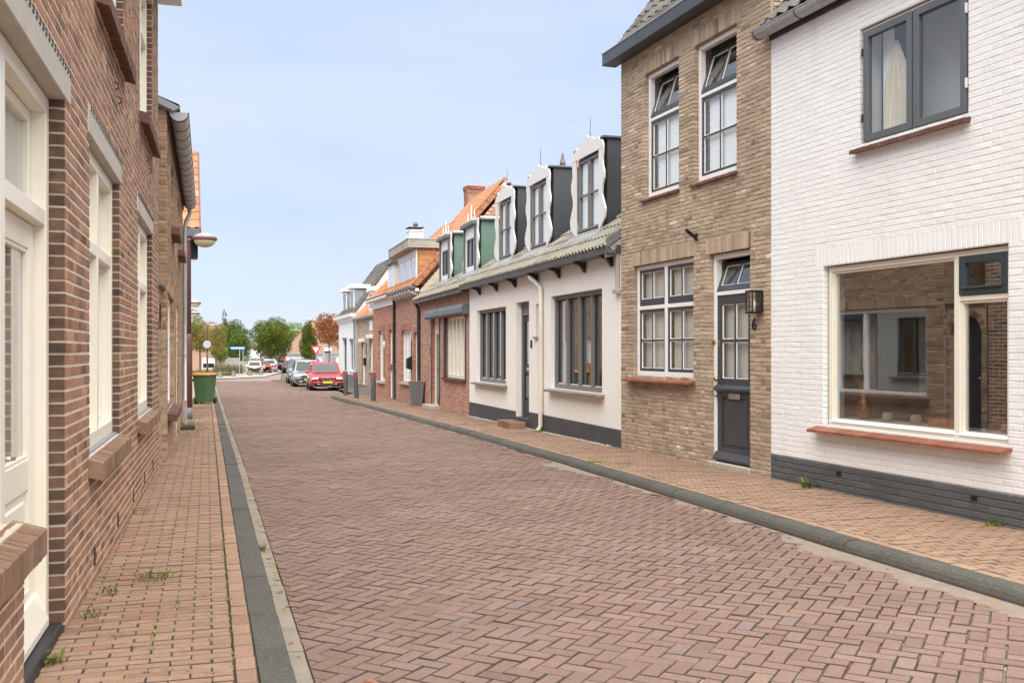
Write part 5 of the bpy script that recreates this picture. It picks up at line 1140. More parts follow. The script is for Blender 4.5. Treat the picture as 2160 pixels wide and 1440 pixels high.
# door and side window under one lintel
w = window(L1, h, -4.2, -.195, .12, 2.965, y=-.08, fw=.09, fd=.12, mat='cream_paint', wb=.001, mull=[(-1.345, .10, .12, 2.88), (-2.75, .085, .9, 2.88)], trans=[(2.31, -1.295, -.285, .085), (2.31, -4.2, -1.395, .085), (.90, -4.2, -1.395, .08)], name='door_frame')
sash(L1, w, -1.29, -.29, 2.355, 2.87, -.155, w=.06, d=.05, mat='cream_paint')
for a, b in ((-2.70, -1.40), (-4.2, -2.8)):
    sash(L1, w, a, b, 2.355, 2.87, -.155, w=.06, d=.05, mat='cream_paint'); sash(L1, w, a, b, .945, 2.265, -.155, w=.06, d=.05, mat='cream_paint')
x0, x1 = L1.xs(-1.29, -.29); y0, y1 = -.19, -.14; mb = MB()
mb.box(x0, x0+.13, y0, y1, .13, 2.265, .004); mb.box(x1-.13, x1, y0, y1, .13, 2.265, .004)
for a, b in ((.13, .36), (.88, 1.04), (2.13, 2.265)): mb.box(x0+.13, x1-.13, y0, y1-.001, a, b, .004)
d = mb.build('door', 'cream_paint', h)
MB().box(x0+.12, x1-.12, y0+.02, y0+.025, 1.03, 2.14).build('pane', 'glass', d); MB().ring(x0+.13, x1-.13, 1.04, 2.13, y0+.02, y1-.008, .02, c=.003).build('glazing_bead', 'cream_paint', d)
for a, b in ((.36, .58), (.63, .88)): MB().box(x0+.12, x1-.12, y0+.01, y1-.022, a, b).box(x0+.19, x1-.19, y0+.02, y1-.008, a+.05, b-.05, .012).build('door_panel', 'cream_paint', d)
MB().prism([(y1, .135), (y1, .31), (y1+.02, .30), (y1+.075, .17), (y1+.075, .135)], x0-.005, x1+.005, 'x').build('weather_board', 'cream_paint', d)
MB().tube([(x1-.07, y1, 1.12), (x1-.07, y1+.055, 1.12), (x1-.19, y1+.055, 1.11)], .012, 8).build('door_handle', 'chrome', d)
MB().box(x0, x1, y0-.05, y0-.046, 1.0, 2.2).build('door_curtain', 'curtain_grey', d)
fbox(L1, 'threshold', 'black_plastic', h, -1.33, -.20, -.2, -.012, .04, .125, .008)
for s in (1.05, 2.55, 3.95, 5.3, 6.6): fbox(L1, 'weep_slot', 'black_plastic', h, s-.011, s+.011, -.02, .0105, .17, .29, .001)
for s, z in ((2.3, 3.66), (2.52, 3.60), (5.5, 3.68), (5.9, 3.62)): MB().tube([(L1.x(s), 0, z+.06), (L1.x(s), .03, z+.05), (L1.x(s), .035, z+.02), (L1.x(s), .01, z)], .006, 6).build('wall_hook', 'iron_rust', h)
fbox(L1, 'eaves_box', 'white_paint', h, -4.2, 7.62, .0, .30, 6.125, 6.33, .008)
MB().box(-7.6, 4.2, -5, .28, 6.33, 6.40, .004).build('flat_roof', 'zinc_dark', h)
MB().box(-7.55, -7.3, -4.5, -.281, -.3, 6.1).build('rear_wall', 'brick_brown', h)

# ---- arched alley gate
GW = Fac((-4.622, 12.87), (-4.875, 13.72), 'L')
h = GW.root('alley_gate', 'low brown brick alley wall with an arched dark door between two houses', 'gate')
op = (.10, .80, .0, 2.26)
mb = MB(); X0, X1 = GW.xs(0, GW.L); ox0, ox1 = GW.xs(.10, .80); wall_mesh(mb, X0, X1, -.3, 2.45, [(ox0, ox1, .0, 2.26)], .22); wl = mb.build('wall', 'mortar_tan', h)
br = courses(X0, X1, .05, 2.45, [(ox0-.1, ox1+.1, 1.9, 2.37), (ox0, ox1, 0, 1.9)], .205, .05, .011, .2, seed=71)
put_bricks(GW, wl, br, 'brick_brown', .008, .005, .003, .14, 0)
cx = (ox0+ox1)/2; sp = MB(); ar = MB(); r0, r1 = .35, .46
for sg in (-1, 1):
    pts = [(cx+sg*.36, 1.9), (cx+sg*.47, 1.9), (cx+sg*.47, 2.40), (cx, 2.40), (cx, 1.9+r0)]+[(cx+sg*r0*math.sin(t), 1.9+r0*math.cos(t)) for t in [math.pi/2*i/8 for i in range(1, 9)]]
    sp.prism(pts, -.20, -.002, 'y')
sp.build('spandrel', 'brick_brown', h)
for i in range(22):
    t0, t1 = -math.pi/2+math.pi*i/22+.012, -math.pi/2+math.pi*(i+1)/22-.012
    ar.prism([(cx+r*math.sin(t), 1.9+r*math.cos(t)) for r, t in ((r0, t0), (r1, t0), (r1, t1), (r0, t1))], -.15, .008, 'y', R.random())
tag(ar.build('arch_brick_ring', 'brick_brown', h), kind='stuff')
d = MB().box(ox0, ox1, -.20, -.16, .03, 2.26).build('door', 'navy_dark', h); MB().lathe([(.012,0),(.012,.03),(.03,.04),(.03,.06),(0,.07)], 12).build('door_knob', 'chrome', d, loc=(cx+.22, -.16, 1.1)).rotation_euler = (rad(-90), 0, 0)
MB().prism([(cx+.22, .93), (cx+.25, .97), (cx+.22, 1.01), (cx+.19, .97)], -.162, -.152, 'y').build('lock_plate', 'chrome', d)
MB().prism([(-.24, 2.45), (.05, 2.45), (.06, 2.475), (-.24, 2.60)], X0, X1, 'x').build('coping', 'lead', h)

# ---- brown house with half-round zinc gutter
L2 = Fac((-4.82, 13.75), (-7.51, 22.47), 'L')
h = L2.root('zinc_gutter_house', 'brown brick house with a fat ribbed zinc gutter beyond the alley', 'house')
ops = [(.42, 3.0, .72, 2.45), (4.45, 5.6, .02, 2.45), (1.75, 3.05, 3.55, 4.62), (5.35, 6.9, 3.55, 4.62)]
brick_wall(L2, h, .0, 9.12, -.1, 4.92, ops, 'brick_brown', 'mortar_tan', L=.205, H=.05, J=.011, limit=0, reveal=.12, seed=81, wild=.2, jit=.002, solds=[(.34, 3.08, 2.452, 2.65), (4.37, 5.68, 2.452, 2.65), (1.67, 3.13, 4.622, 4.82), (5.27, 6.98, 4.622, 4.82)])
w = window(L2, h, .42, 2.995, .725, 2.445, y=-.06, fw=.075, fd=.09, mat='white_paint', mull=[(2.15, .08)])
for a, b in ((.50, 2.11), (2.19, 2.92)): pane(L2, w, a, b, .81, 2.37, -.11, 'glass_big')
fbox(L2, 'curtain', 'curtain_grey', w, .6, 1.1, -.5, -.49, .75, 2.4, 0); fbox(L2, 'curtain', 'curtain_white', w, 2.3, 2.5, -.5, -.49, .75, 2.4, 0)
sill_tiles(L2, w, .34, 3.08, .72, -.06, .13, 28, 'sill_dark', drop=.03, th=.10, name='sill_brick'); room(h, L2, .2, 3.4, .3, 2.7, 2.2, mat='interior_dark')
w = window(L2, h, 4.45, 5.595, .04, 2.445, y=-.02, fw=.08, fd=.12, mat='white_paint', wb=.001, name='door_frame', trans=[(2.05, 4.53, 5.515, .06)]); d = fbox(L2, 'door', 'white_paint', h, 4.53, 5.515, -.14, -.09, .05, 2.02); fbox(L2, 'door_light', 'car_glass', d, 4.75, 5.3, -.092, -.082, 1.0, 1.9, .004); pane(L2, w, 4.55, 5.5, 2.1, 2.36, -.08)
for (a, b, c, e) in ops[2:]:
    w = window(L2, h, a, b-.005, c+.004, e-.003, y=-.07, fw=.07, fd=.09, mat='white_paint', mull=[((a+b)/2, .06)]); pane(L2, w, a+.07, b-.07, c+.07, e-.07, -.12)
    sill_tiles(L2, w, a-.06, b+.06, c, -.06, .13, 18, 'sill_dark', drop=.03, th=.11, name='sill_brick')
side = Fac((-4.82, 13.75), L2.w(0, -3.2, 0)[:2], 'R')
sw = brick_wall(side, h, .0, 3.2, 1.9, 4.96, [], 'brick_brown', 'mortar_tan', L=.205, H=.05, J=.011, limit=0, seed=83, wild=.2, jit=.002, name='gable_wall', zbase=-.3); sw.rotation_euler = (0, 0, side.ang-L2.ang)
gutter(L2, h, -.03, 9.0, 4.93, .165, .125, 'zinc', rings=.62)
fbox(L2, 'eaves_board', 'iron_rust', h, .0, 9.1, .006, .035, 4.80, 4.99)
tile_roof(L2, h, -.05, 9.1, .10, 5.02, rad(24), 3.2, 'tile_dark', 'pan')
MB().prism([(.18, 4.99), (-2.6, 6.25), (-2.6, 6.14), (.10, 4.93)], -.01, .10, 'x').build('verge_flashing', 'zinc_grey', h)
downpipe(L2, h, 8.85, .06, [(0, .10, 4.80), (0, .10, 4.68), (0, .02, 4.50), (0, 0, 4.40), (0, 0, 2.4), (0, 0, .05)], .045, 'zinc', clips=(2.9, 1.5))
fbox(L2, 'stone_post', 'stone_step', h, 8.6, 8.75, .02, .10, -.3, .5)
fbox(L2, 'shoe_step', 'iron_rust', h, 6.5, 7.05, .03, .30, -.2, gz(20)+.14, .01)

# ---- yellow brick house with the roof slope facing down the street
L3 = Fac((-7.97, 24.3), (-10.25, 31.0), 'L')
h = L3.root('yellow_brick_house', 'yellow brick house with an orange pantile slope behind the street lamp', 'house')
brick_wall(L3, h, .0, 7.05, -.35, 4.3, [(1.6, 3.2, .5, 2.2), (4.4, 5.4, -.2, 2.1)], 'brick_yellow', 'mortar_tan', limit=0, seed=91)
w = window(L3, h, 1.6, 3.195, .5, 2.195, y=-.06, fw=.07, mat='white_paint', mull=[(2.4, .06)]); pane(L3, w, 1.68, 3.12, .58, 2.12, -.1); fbox(L3, 'blind', 'curtain_grey', w, 1.68, 3.12, -.2, -.19, .58, 2.12, 0)
d = fbox(L3, 'door', 'timber', h, 4.4, 5.395, -.12, -.06, -.2, 2.095)
side = Fac((-7.97, 24.3), L3.w(0, -4, 0)[:2], 'R')
sw = brick_wall(side, h, .0, 4.0, -.4, 4.6, [], 'brick_yellow', 'mortar_tan', limit=0, seed=93, name='end_wall'); sw.rotation_euler = (0, 0, side.ang-L3.ang)
rf = tile_roof(side, h, -.25, 4.0, .28, 4.62, rad(46), 3.1, 'tile_orange', 'pan', tw=.22, tl=.30); rf.rotation_euler = (0, 0, side.ang-L3.ang)
eb = MB().box(-.26, 4, .12, .36, 4.38, 4.58, .01).build('eaves_gutter', 'zinc_dark', h); eb.rotation_euler = rf.rotation_euler
eb = MB().box(-.22, -.02, -.6, .1, 3.9, 4.38, .01).build('eaves_bracket', 'black_plastic', h); eb.rotation_euler = rf.rotation_euler
vb = MB().prism([(.30, 4.60), (-1.9, 6.88), (-1.9, 6.74), (.30, 4.46)], -.29, -.25, 'x').build('verge_board', 'lamp_maroon', h); vb.rotation_euler = rf.rotation_euler

# ---- set-back house and board fence beyond the yellow house (seen in the cottage windows)
L4 = Fac((-10.8, 31.6), (-13.7, 40.0), 'L')
h = L4.root('set_back_house', 'brown brick house set back behind the wheelie bin, mirrored in the cottage windows', 'house')
brick_wall(L4, h, .0, 8.8, -.5, 4.4, [(2.2, 3.6, .9, 2.1), (5.6, 6.6, -.3, 2.0)], 'brick_brown', 'mortar_light', limit=0, seed=97)
w = window(L4, h, 2.2, 3.595, .905, 2.095, y=-.06, fw=.09, mat='white_paint', mull=[(2.9, .07)]); pane(L4, w, 2.3, 3.5, 1.0, 2.0, -.1); fbox(L4, 'blind', 'curtain_grey', w, 2.3, 3.5, -.2, -.19, 1.0, 2.0, 0)
fbox(L4, 'door', 'white_paint', h, 5.6, 6.595, -.12, -.06, -.3, 1.995); fbox(L4, 'eaves_box', 'white_paint', h, -.1, 8.9, .0, .3, 4.4, 4.6)
tile_roof(L4, h, -.1, 8.9, .2, 4.62, rad(20), 3.0, 'tile_dark', 'pan', tw=.3, tl=.4)
t = thing('wooden_fence', 'brown board fence in front of the set back house, mirrored in the cottage windows', 'fence', L4.w(L4.x(1.0), .22, gz(33)), L4.ang)
for i in range(22): MB().box(-i*.135, -i*.135+.125, -.012, .012, 0, 1.35+R.uniform(-.02, .02), .003).build('board', 'timber', t)
for z in (.3, 1.1): MB().box(-2.9, .15, -.05, -.013, z, z+.07, .003).build('rail', 'timber', t)
# ---------------------------------------------------------------- street furniture
def lamp_post(label, x, y, h=4.27, group=None, zb=None, near=False):
    z = (gz(y)+.06) if zb is None else zb
    t = thing('street_lamp', label, 'street lamp', (x, y, z), 0, group); n = 20 if near else 10
    MB().lathe([(.085, -.02), (.085, .28)], n).build('base_sleeve', 'lamp_grey', t, smooth=True)
    MB().lathe([(.080, .27), (.080, 1.98), (.066, 2.06), (.052, 2.08)], n).build('lower_pole', 'lamp_maroon', t, smooth=True)
    MB().lathe([(.055, 2.07), (.050, h-.05), (.048, h)], n).build('upper_pole', 'lamp_maroon', t, smooth=True)
    MB().tube([(0, 0, h-.06), (0, 0, h+.06)], .075, n).tube([(0, 0, h), (.16, 0, h+.03)], [.05, .04], n).build('arm', 'lamp_maroon', t, smooth=True)
    hd = MB().lathe([(.0, .13), (.10, .125), (.19, .095), (.255, .05), (.285, .02)], 24 if near else 14, (.385, 0, h)).build('lamp_cap', 'lamp_cap', t, smooth=True)
    MB().lathe([(.285, .022), (.295, .015), (.295, -.035), (.285, -.045)], 24 if near else 14, (.385, 0, h)).build('lamp_rim', 'lamp_maroon', t, smooth=True)
    MB().lathe([(.262, -.04), (.25, -.09), (.21, -.15), (.15, -.19), (.07, -.215), (0, -.22)], 24 if near else 14, (.385, 0, h)).build('lamp_globe', 'lamp_globe', t, smooth=True)
    return t
t = lamp_post('maroon street lamp with bowl shaped head against the brown house', -7.88, 24.05, 4.40, near=True)
MB().box(.074, .082, -.03, .03, 2.35, 2.5, .002).build('number_tag', 'sign_white', t)
lamp_post('larger looking lamp head just above another one, both beside the maroon pole', -16.45, 50.0, 4.4, 'distant lamps on the left path')
lamp_post('lamp head just below a larger looking one, both beside the maroon pole', -19.05, 58.0, 4.25, 'distant lamps on the left path')
t = lamp_post('slim street lamp carrying a round sign beside the autumn trees', -24.25, 78.5, 4.2)
MB().lathe([(0, -.01), (.31, -.01), (.31, .01), (0, .01)], 20).build('round_sign', 'sign_back', t, loc=(0, -.09, 2.75)).rotation_euler = (rad(90), 0, 0)

# wheelie bin
b = thing('wheelie_bin', 'green wheelie bin with orange lid on the left pavement', 'bin', (-10.28, 33.0, gz(33)+.06), rad(-8))
def frustum(mb, w0, d0, w1, d1, z0, z1, c=.03):
    def ring_(w, d, z): return [(-w+c,-d,z),(w-c,-d,z),(w,-d+c,z),(w,d-c,z),(w-c,d,z),(-w+c,d,z),(-w,d-c,z),(-w,-d+c,z)]
    v = ring_(w0, d0, z0)+ring_(w1, d1, z1); f = [(i, (i+1) % 8, 8+(i+1) % 8, 8+i) for i in range(8)]+[tuple(range(8))[::-1], tuple(range(8, 16))]; mb.add(v, f); return mb
frustum(MB(), .215, .25, .275, .34, .06, .96).build('body', 'bin_green', b)
frustum(MB(), .30, .365, .30, .365, .93, .975).build('rim', 'bin_green_dark', b)
frustum(MB(), .295, .36, .26, .32, .976, 1.03).build('lid', 'bin_orange', b)
MB().tube([(-.26, .40, .98), (.26, .40, .98)], .018, 8).build('handle', 'bin_green_dark', b)
for s in (-1, 1):
    w_ = MB().tube([(s*.235-.025, .27, .10), (s*.235+.025, .27, .10)], .10, 18).build('wheel', 'tyre', b); MB().tube([(s*.235-.03, .27, .10), (s*.235+.03, .27, .10)], .05, 14).build('hub', 'black_metal', w_)
wh = MB().tube([(-.27, -.12, .10), (-.21, -.12, .10)], .11, 18).build('wheel', 'tyre', b); MB().tube([(-.28, -.12, .10), (-.2, -.12, .10)], .05, 14).build('hub', 'black_metal', wh)

# bollards
def bollard(x, y, label, lean=0):
    t = thing('bollard', label, 'bollard', (x, y, gz(y)+.09), 0); t.rotation_euler = (0, lean, .3)
    MB().lathe([(.088, -.05), (.086, 0), (.084, .96), (.078, .985), (0, .99)], 16).build('post', 'bollard_grey', t, smooth=True)
    for z in (.80, .87): MB().lathe([(.0855, z), (.0875, z+.004), (.0875, z+.03), (.0855, z+.034)], 16).build('red_band', 'bollard_red', t)
bollard(-4.82, 34.3, 'upright grey bollard with weeds at its foot, nearest the shutter cottage')
bollard(-5.86, 37.2, 'grey bollard leaning sideways between two upright bollards', -.055)
bollard(-6.80, 40.3, 'grey bollard at the kerb end beside the red car')
# zinc planter by the shutter cottage
p = BG.w(6.0, .24, 0); t = thing('planter', 'tall tapered grey planter between downpipe and door of the shutter cottage', 'planter', (p[0], p[1], gz(p[1])+.10), BG.ang)
q = MB(); frustum(q, .145, .145, .215, .215, 0, .76, .008); q.build('body', 'planter_zinc', t); frustum(MB(), .20, .20, .20, .20, .70, .74, .008).build('soil', 'ground_soil', t)
MB().ring(-.222, .222, -.222, .222, 0, .02, .02, c=.004).build('rim', 'planter_zinc', t, loc=(0, 0, .76)).rotation_euler = (rad(-90), 0, 0)
p = BG.w(6.42, .22, 0); o = MB().prism([(-.12, 0), (.12, 0), (.10, .42), (.02, .52), (-.08, .44)], -.10, .10, 'y').build('guard_stone', 'stone_step'); o.location = (p[0], p[1], gz(p[1])+.09); o.rotation_euler = (0, 0, BG.ang); tag(o, 'worn stone corner guard at the foot of the black downpipe', 'stone')

# ---------------------------------------------------------------- cars
def loft(secs, n_half):
    v = []; f = []
    for s_ in secs: v += s_
    m = len(secs[0])
    for i in range(len(secs)-1):
        for k in range(m-1): f.append((i*m+k, i*m+k+1, (i+1)*m+k+1, (i+1)*m+k))
    f.append(tuple(range(m))); f.append(tuple(range((len(secs)-1)*m, len(secs)*m))[::-1]); return v, f
def car(label, x, y, rot, paint, L=4.4, W=1.72, H=1.42, style='estate', group=None, plate=True, cat='car', rails=False, lamp='headlamp'):
    t = thing('parked_car', label, cat, (x, y, gz(y)), rot, group); w = W/2
    tail = {'estate': (L-.55, L-.15), 'hatch': (L-.75, L-.08), 'suv': (L-.6, L-.1), 'sedan': (L-1.35, L-.75)}[style]
    belt = .90 if style != 'suv' else 1.02; a0 = 1.05 if L > 4 else .75
    st = [(0.0, .34, .60, .80), (.06, .24, .68, .92), (.30, .19, .745, .97), (.75, .18, .82, 1.0), (a0+.10, .18, belt-.02, 1.0), (L*.5, .18, belt, 1.0), (L-.9, .18, belt+.01, 1.0), (L-.25, .20, belt, .97), (L-.05, .28, belt-.04, .93), (L, .36, belt-.12, .86)]
    secs = []
    for yy, z0, z1, k in st:
        hw = w*k; c = .035
        half = [(hw*.80, z0), (hw*.95, z0+.07), (hw*.99, z0+.22), (hw, z0+.30), (hw*.985, z1-.16), (hw*.95, z1-.05), (hw*.86, z1), (hw*.45, z1+c*.8)]
        secs.append([(-a, yy, z) for a, z in half][::1]+[(0, yy, z1+c)]+[(a, yy, z) for a, z in half][::-1])
    v, f = loft(secs, 0); body = MB().add(v, f).build('body', paint, t, smooth=True)
    # cabin
    b0, b1 = a0, tail[1]; r0, r1 = a0+.78, tail[0]; wb, wr = w*.90, w*.70; zb, zt = belt-.05, H
    lv = []
    for u in (0, .25, .5, .75, .92, 1.0):
        k = u if u < 1 else 1.0; ya, yb = b0+(r0-b0)*k, b1+(r1-b1)*k; ww = wb+(wr-wb)*k; z = zb+(zt-zb)*(u if u < .92 else (.965 if u < 1 else 1.0))
        if u == 1.0: ya += .10; yb -= .08; ww -= .09
        c = .10; lv.append([(-ww+c,ya,z),(0,ya-.05,z),(ww-c,ya,z),(ww,ya+c,z),(ww,(ya+yb)/2,z),(ww,yb-c,z),(ww-c,yb,z),(0,yb+.03,z),(-ww+c,yb,z),(-ww,yb-c,z),(-ww,(ya+yb)/2,z),(-ww,ya+c,z)])
    v = [p for l in lv for p in l]; m = 12; f = [(i*m+k, i*m+(k+1) % m, (i+1)*m+(k+1) % m, (i+1)*m+k) for i in range(len(lv)-1) for k in range(m)]+[tuple(range((len(lv)-1)*m, len(lv)*m))]
    MB().add(v, f).build('cabin', paint, t, smooth=True)
    def face(u0, u1, fr, q0, q1, off):   # a pane on one side of the cabin
        pt = lambda u, q: {'f': lambda: ((wb+(wr-wb)*u)*q*.93, b0+(r0-b0)*u-off-.045*(1-q*q), zb+(zt-zb)*u+off*.5), 'r': lambda: ((wb+(wr-wb)*u)*q*.93, b1+(r1-b1)*u+off+.025*(1-q*q), zb+(zt-zb)*u+off*.5),
                           's': lambda: (wb+(wr-wb)*u+off, b0+(r0-b0)*u+(b1-b0+(r1-r0-b1+b0)*u)*q, zb+(zt-zb)*u), 't': lambda: (-(wb+(wr-wb)*u)-off, b0+(r0-b0)*u+(b1-b0+(r1-r0-b1+b0)*u)*q, zb+(zt-zb)*u)}[fr]()
        n = 6; vv = []; 
        for i in range(n+1): vv += [pt(u0, q0+(q1-q0)*i/n), pt(u1, q0+(q1-q0)*i/n)]
        return MB().add(vv, [(2*i, 2*i+2, 2*i+3, 2*i+1) for i in range(n)])
    face(.10, .88, 'f', -.94, .94, .012).build('windscreen', 'car_glass', t, smooth=True); face(.16, .86, 'r', -.90, .90, .012).build('rear_window', 'car_glass', t, smooth=True)
    for sd_ in 'st':
        for q0, q1 in ((.10, .36), (.39, .64), (.67, .90)): face(.14, .86, sd_, q0, q1, .010).build('side_window', 'car_glass', t)
    # wheels
    for yy in (.82, L-.88):
        for s_ in (-1, 1):
            wr_ = .30 if style != 'suv' else .345
            wl_ = MB().tube([(s_*(w-.20), yy, wr_), (s_*(w-.02), yy, wr_), (s_*(w+.005), yy, wr_)], [wr_, wr_, wr_-.04], 20).build('wheel', 'tyre', t)
            MB().tube([(s_*(w-.05), yy, wr_), (s_*(w+.012), yy, wr_)], wr_*.66, 16).build('rim', 'rim', wl_)
            MB().tube([(s_*(w*.6), yy, wr_+.03), (s_*(w-.004), yy, wr_+.03)], wr_+.055, 20).build('wheel_arch', 'tyre', t)
    # front
    for s_ in (-1, 1):
        MB().box(s_*w*.50, s_*w*.86, -.005, .2, .56, .68, .03).build('headlight', lamp, t); MB().box(s_*w*.80, s_*w*.91, .03, .25, .56, .66, .02).build('indicator', 'indicator' if lamp == 'headlamp' else lamp, t)
        mi = MB().box(s_*(w+.0), s_*(w+.19), a0+.22, a0+.33, belt-.02, belt+.11, .03).build('mirror', paint, t); MB().box(s_*w*.45, s_*w*.55, -.035, .05, .32, .36, .01).build('fog_light', 'headlamp', t)
        rl = MB().box(s_*w*.66, s_*w*.90, L-.16, L+.012, .72 if style != 'estate' else .62, belt-.02 if style == 'sedan' else belt+.02, .02).build('tail_light', 'taillamp', t)
    g = MB().box(-w*.36, w*.36, -.035, .06, .565, .675, .02).build('grille', 'black_plastic', t)
    MB().ring(-w*.37, w*.37, .555, .685, -.042, .0, .018, c=.004).build('grille_frame', 'chrome', g)
    MB().box(-w*.84, w*.84, -.045, .10, .395, .455, .02).build('bumper_strip', 'tyre' if paint != 'car_red' else 'car_darkred', t); MB().box(-w*.40, w*.40, -.030, .1, .26, .335, .01).build('air_intake', 'black_plastic', t); MB().box(-w*.8, w*.8, .02, .2, .185, .215, .008).build('lower_lip', 'zinc_grey', t)
    MB().box(-w*.86, w*.86, L-.1, L+.03, .38, .46, .02).build('rear_bumper_strip', 'tyre', t)
    if plate:
        for yy, s_ in ((-.055, 1), (L+.035, -1)):
            zp = .385 if s_ == 1 else .66
            pl_ = MB().box(-.26, .26, yy-.006, yy+.006, zp, zp+.11, .003).build('number_plate', 'plate_yellow', t); MB().box(-s_*.26, -s_*.215, yy-.008*s_, yy-.004*s_, zp, zp+.11).build('plate_band', 'plate_blue', pl_)
    if rails:
        for s_ in (-1, 1): MB().tube([(s_*w*.66, r0+.2, zt-.01), (s_*w*.66, r0+.3, zt+.035), (s_*w*.66, r1-.25, zt+.035), (s_*w*.66, r1-.15, zt-.01)], .014, 6).build('roof_rail', 'black_metal', t)
    for s_ in (-.3, .35): MB().lathe([(.0, 0), (.10, .02), (.13, .15), (.11, .28), (0, .33)], 10).build('headrest', 'black_plastic', t, loc=(s_*W*.6, a0+1.1, belt+.02), smooth=True)
    return t
SA = math.atan2(.2952, .9554)
t = car('red estate car parked at the kerb, facing down the street', -9.40, 50.2, SA-.05, 'car_red', 4.5, 1.74, 1.42, 'estate', rails=True)
MB().prism([(-.115, .575), (-.085, .575), (.115, .665), (.085, .665)], -.046, -.036, 'y').build('badge_bar', 'chrome', t); MB().lathe([(.04, 0), (.04, .008), (.026, .01), (0, .01)], 12).build('badge', 'chrome', t, loc=(0, -.04, .62)).rotation_euler = (rad(90), 0, 0)
car('silver hatchback parked right behind the red estate car', -11.9, 57.6, SA-.04, 'car_silver', 4.2, 1.74, 1.55, 'hatch')
car('dark blue car with a red mirror mark parked behind the silver hatchback', -13.8, 64.8, SA-.04, 'car_blue', 4.6, 1.78, 1.60, 'suv', rails=True)
def rear(label, x, y, rot, *a, **k):
    c, s_ = math.cos(rot), math.sin(rot); L_ = a[1]; return car(label, x-s_*0+0, y, rot, *a, **k)
def away(label, x, y, rot, paint, L, W, H, style, **k):     # rear end at (x, y)
    r = rot+math.pi; return car(label, x+math.sin(r)*L, y-math.cos(r)*L, r, paint, L, W, H, style, **k)
away('black estate car seen from behind beyond the red car', -25.4, 112.5, .18, 'car_black', 4.6, 1.78, 1.5, 'estate', rails=True)
away('small white hatchback parked behind the stone bollards', -26.9, 103.0, .22, 'car_white', 3.45, 1.64, 1.47, 'hatch')
away('dark red car parked in front of the small white hatchback', -27.6, 109.5, .22, 'car_darkred', 4.1, 1.7, 1.5, 'hatch')
away('white car parked beyond the dark red car', -28.4, 115.5, .22, 'car_white', 4.3, 1.75, 1.6, 'suv')
away('grey car standing across the junction under the round tree', -29.3, 126.0, .9, 'car_grey', 4.3, 1.78, 1.6, 'suv')

# ---------------------------------------------------------------- signs, posts, stones
def post(t, h, r=.03): return MB().tube([(0, 0, 0), (0, 0, h)], r, 8).build('post', 'post_grey', t, smooth=True)
t = thing('street_name_sign', 'blue street name plate on two grey posts by the hedge', 'sign', (-25.3, 92.0, gz(92)+.06), .1)
for x in (-.16, .16): MB().tube([(x+.05, 0, 0), (x+.05, 0, 2.75)], .035, 8).build('post', 'post_grey', t)
MB().box(-.95, .38, -.05, -.03, 2.48, 2.72, .005).build('name_plate', 'sign_blue', t); MB().box(-.85, .28, -.053, -.05, 2.57, 2.63).build('name_band', 'sign_white', t)
t = thing('yield_sign', 'red and white triangular yield sign on a grey post beside the rust coloured tree', 'sign', (-16.1, 81.0, gz(81)+.0), .15); post(t, 2.6)
tri = lambda r: [(r*math.cos(rad(90+120*i+60)), r*math.sin(rad(90+120*i+60))) for i in range(3)]
def rounded(r, z): return [(p[0], p[1]+z) for p in tri(r)]
MB().prism(rounded(.50, 2.45), -.05, -.035, 'y').build('sign_border', 'sign_red', t); MB().prism(rounded(.30, 2.45), -.054, -.049, 'y').build('sign_face', 'sign_white', t)
t = thing('tall_street_light', 'tall grey street light with a long arm above the rust coloured tree', 'street lamp', (-18.3, 96, gz(96))); MB().tube([(0,0,0),(0,0,5.2)], [.09, .06], 8).build('pole', 'post_grey', t)
MB().tube([(0,0,5.1),(-.5,0,5.35),(-1.4,0,5.5),(-1.6,0,5.5)], .035, 6).build('arm', 'post_grey', t); MB().box(-2.2, -1.4, -.12, .12, 5.45, 5.56, .04).build('lamp_head', 'sign_back', t)
for i, (x, y, lb) in enumerate(((-25.1, 84.8, 'squat stone bollard on the plaza edge beside the ground cover bed'), (-25.3, 89.6, 'squat stone bollard on the plaza edge between lamp and street name plate'), (-25.3, 95.2, 'squat stone bollard in front of the white hatchback, nearer the street name plate'), (-24.9, 97.8, 'squat stone bollard in front of the white hatchback, at the end of the row'), (-17.2, 74.1, 'squat stone bollard on the traffic island, farther from the dark blue car'), (-16.75, 74.6, 'squat stone bollard on the traffic island, next to the dark blue car'))):
    q = MB(); frustum(q, .19, .19, .10, .10, 0, .52, .03); o = q.build('stone_bollard', 'mossy_stone'); o.location = (x, y, gz(y)+.05); tag(o, lb, 'bollard', 'squat stone bollards round the junction')
isl = MB().lathe([(1.25, 0), (1.25, .09), (1.2, .11), (0, .11)], 24).build('traffic_island', 'kerb_concrete'); isl.location = (-16.9, 74.3, gz(74.3)-.05); tag(isl, kind='structure')
ct = thing('blue_playground_post', 'blue grey metal frame and low fence behind the parked cars', 'fence', (-17.2, 92, gz(92)), .1)
for i in range(16): MB().box(i*.32-.8, i*.32-.77, 0, .03, 0, 1.3).build('bar', 'post_grey', ct)
for z in (.15, 1.25): MB().box(-.85, 4.3, -.01, .04, z, z+.05).build('rail', 'post_grey', ct)
for x in (-1.0, 1.4): MB().box(x-.06, x+.06, -.06, .06, 0, 2.9).build('tall_post', 'sign_blue' if x < 0 else 'plate_yellow', ct)
MB().box(-1.0, 4.4, -.05, .05, 1.85, 1.95).build('top_rail', 'post_grey', ct)
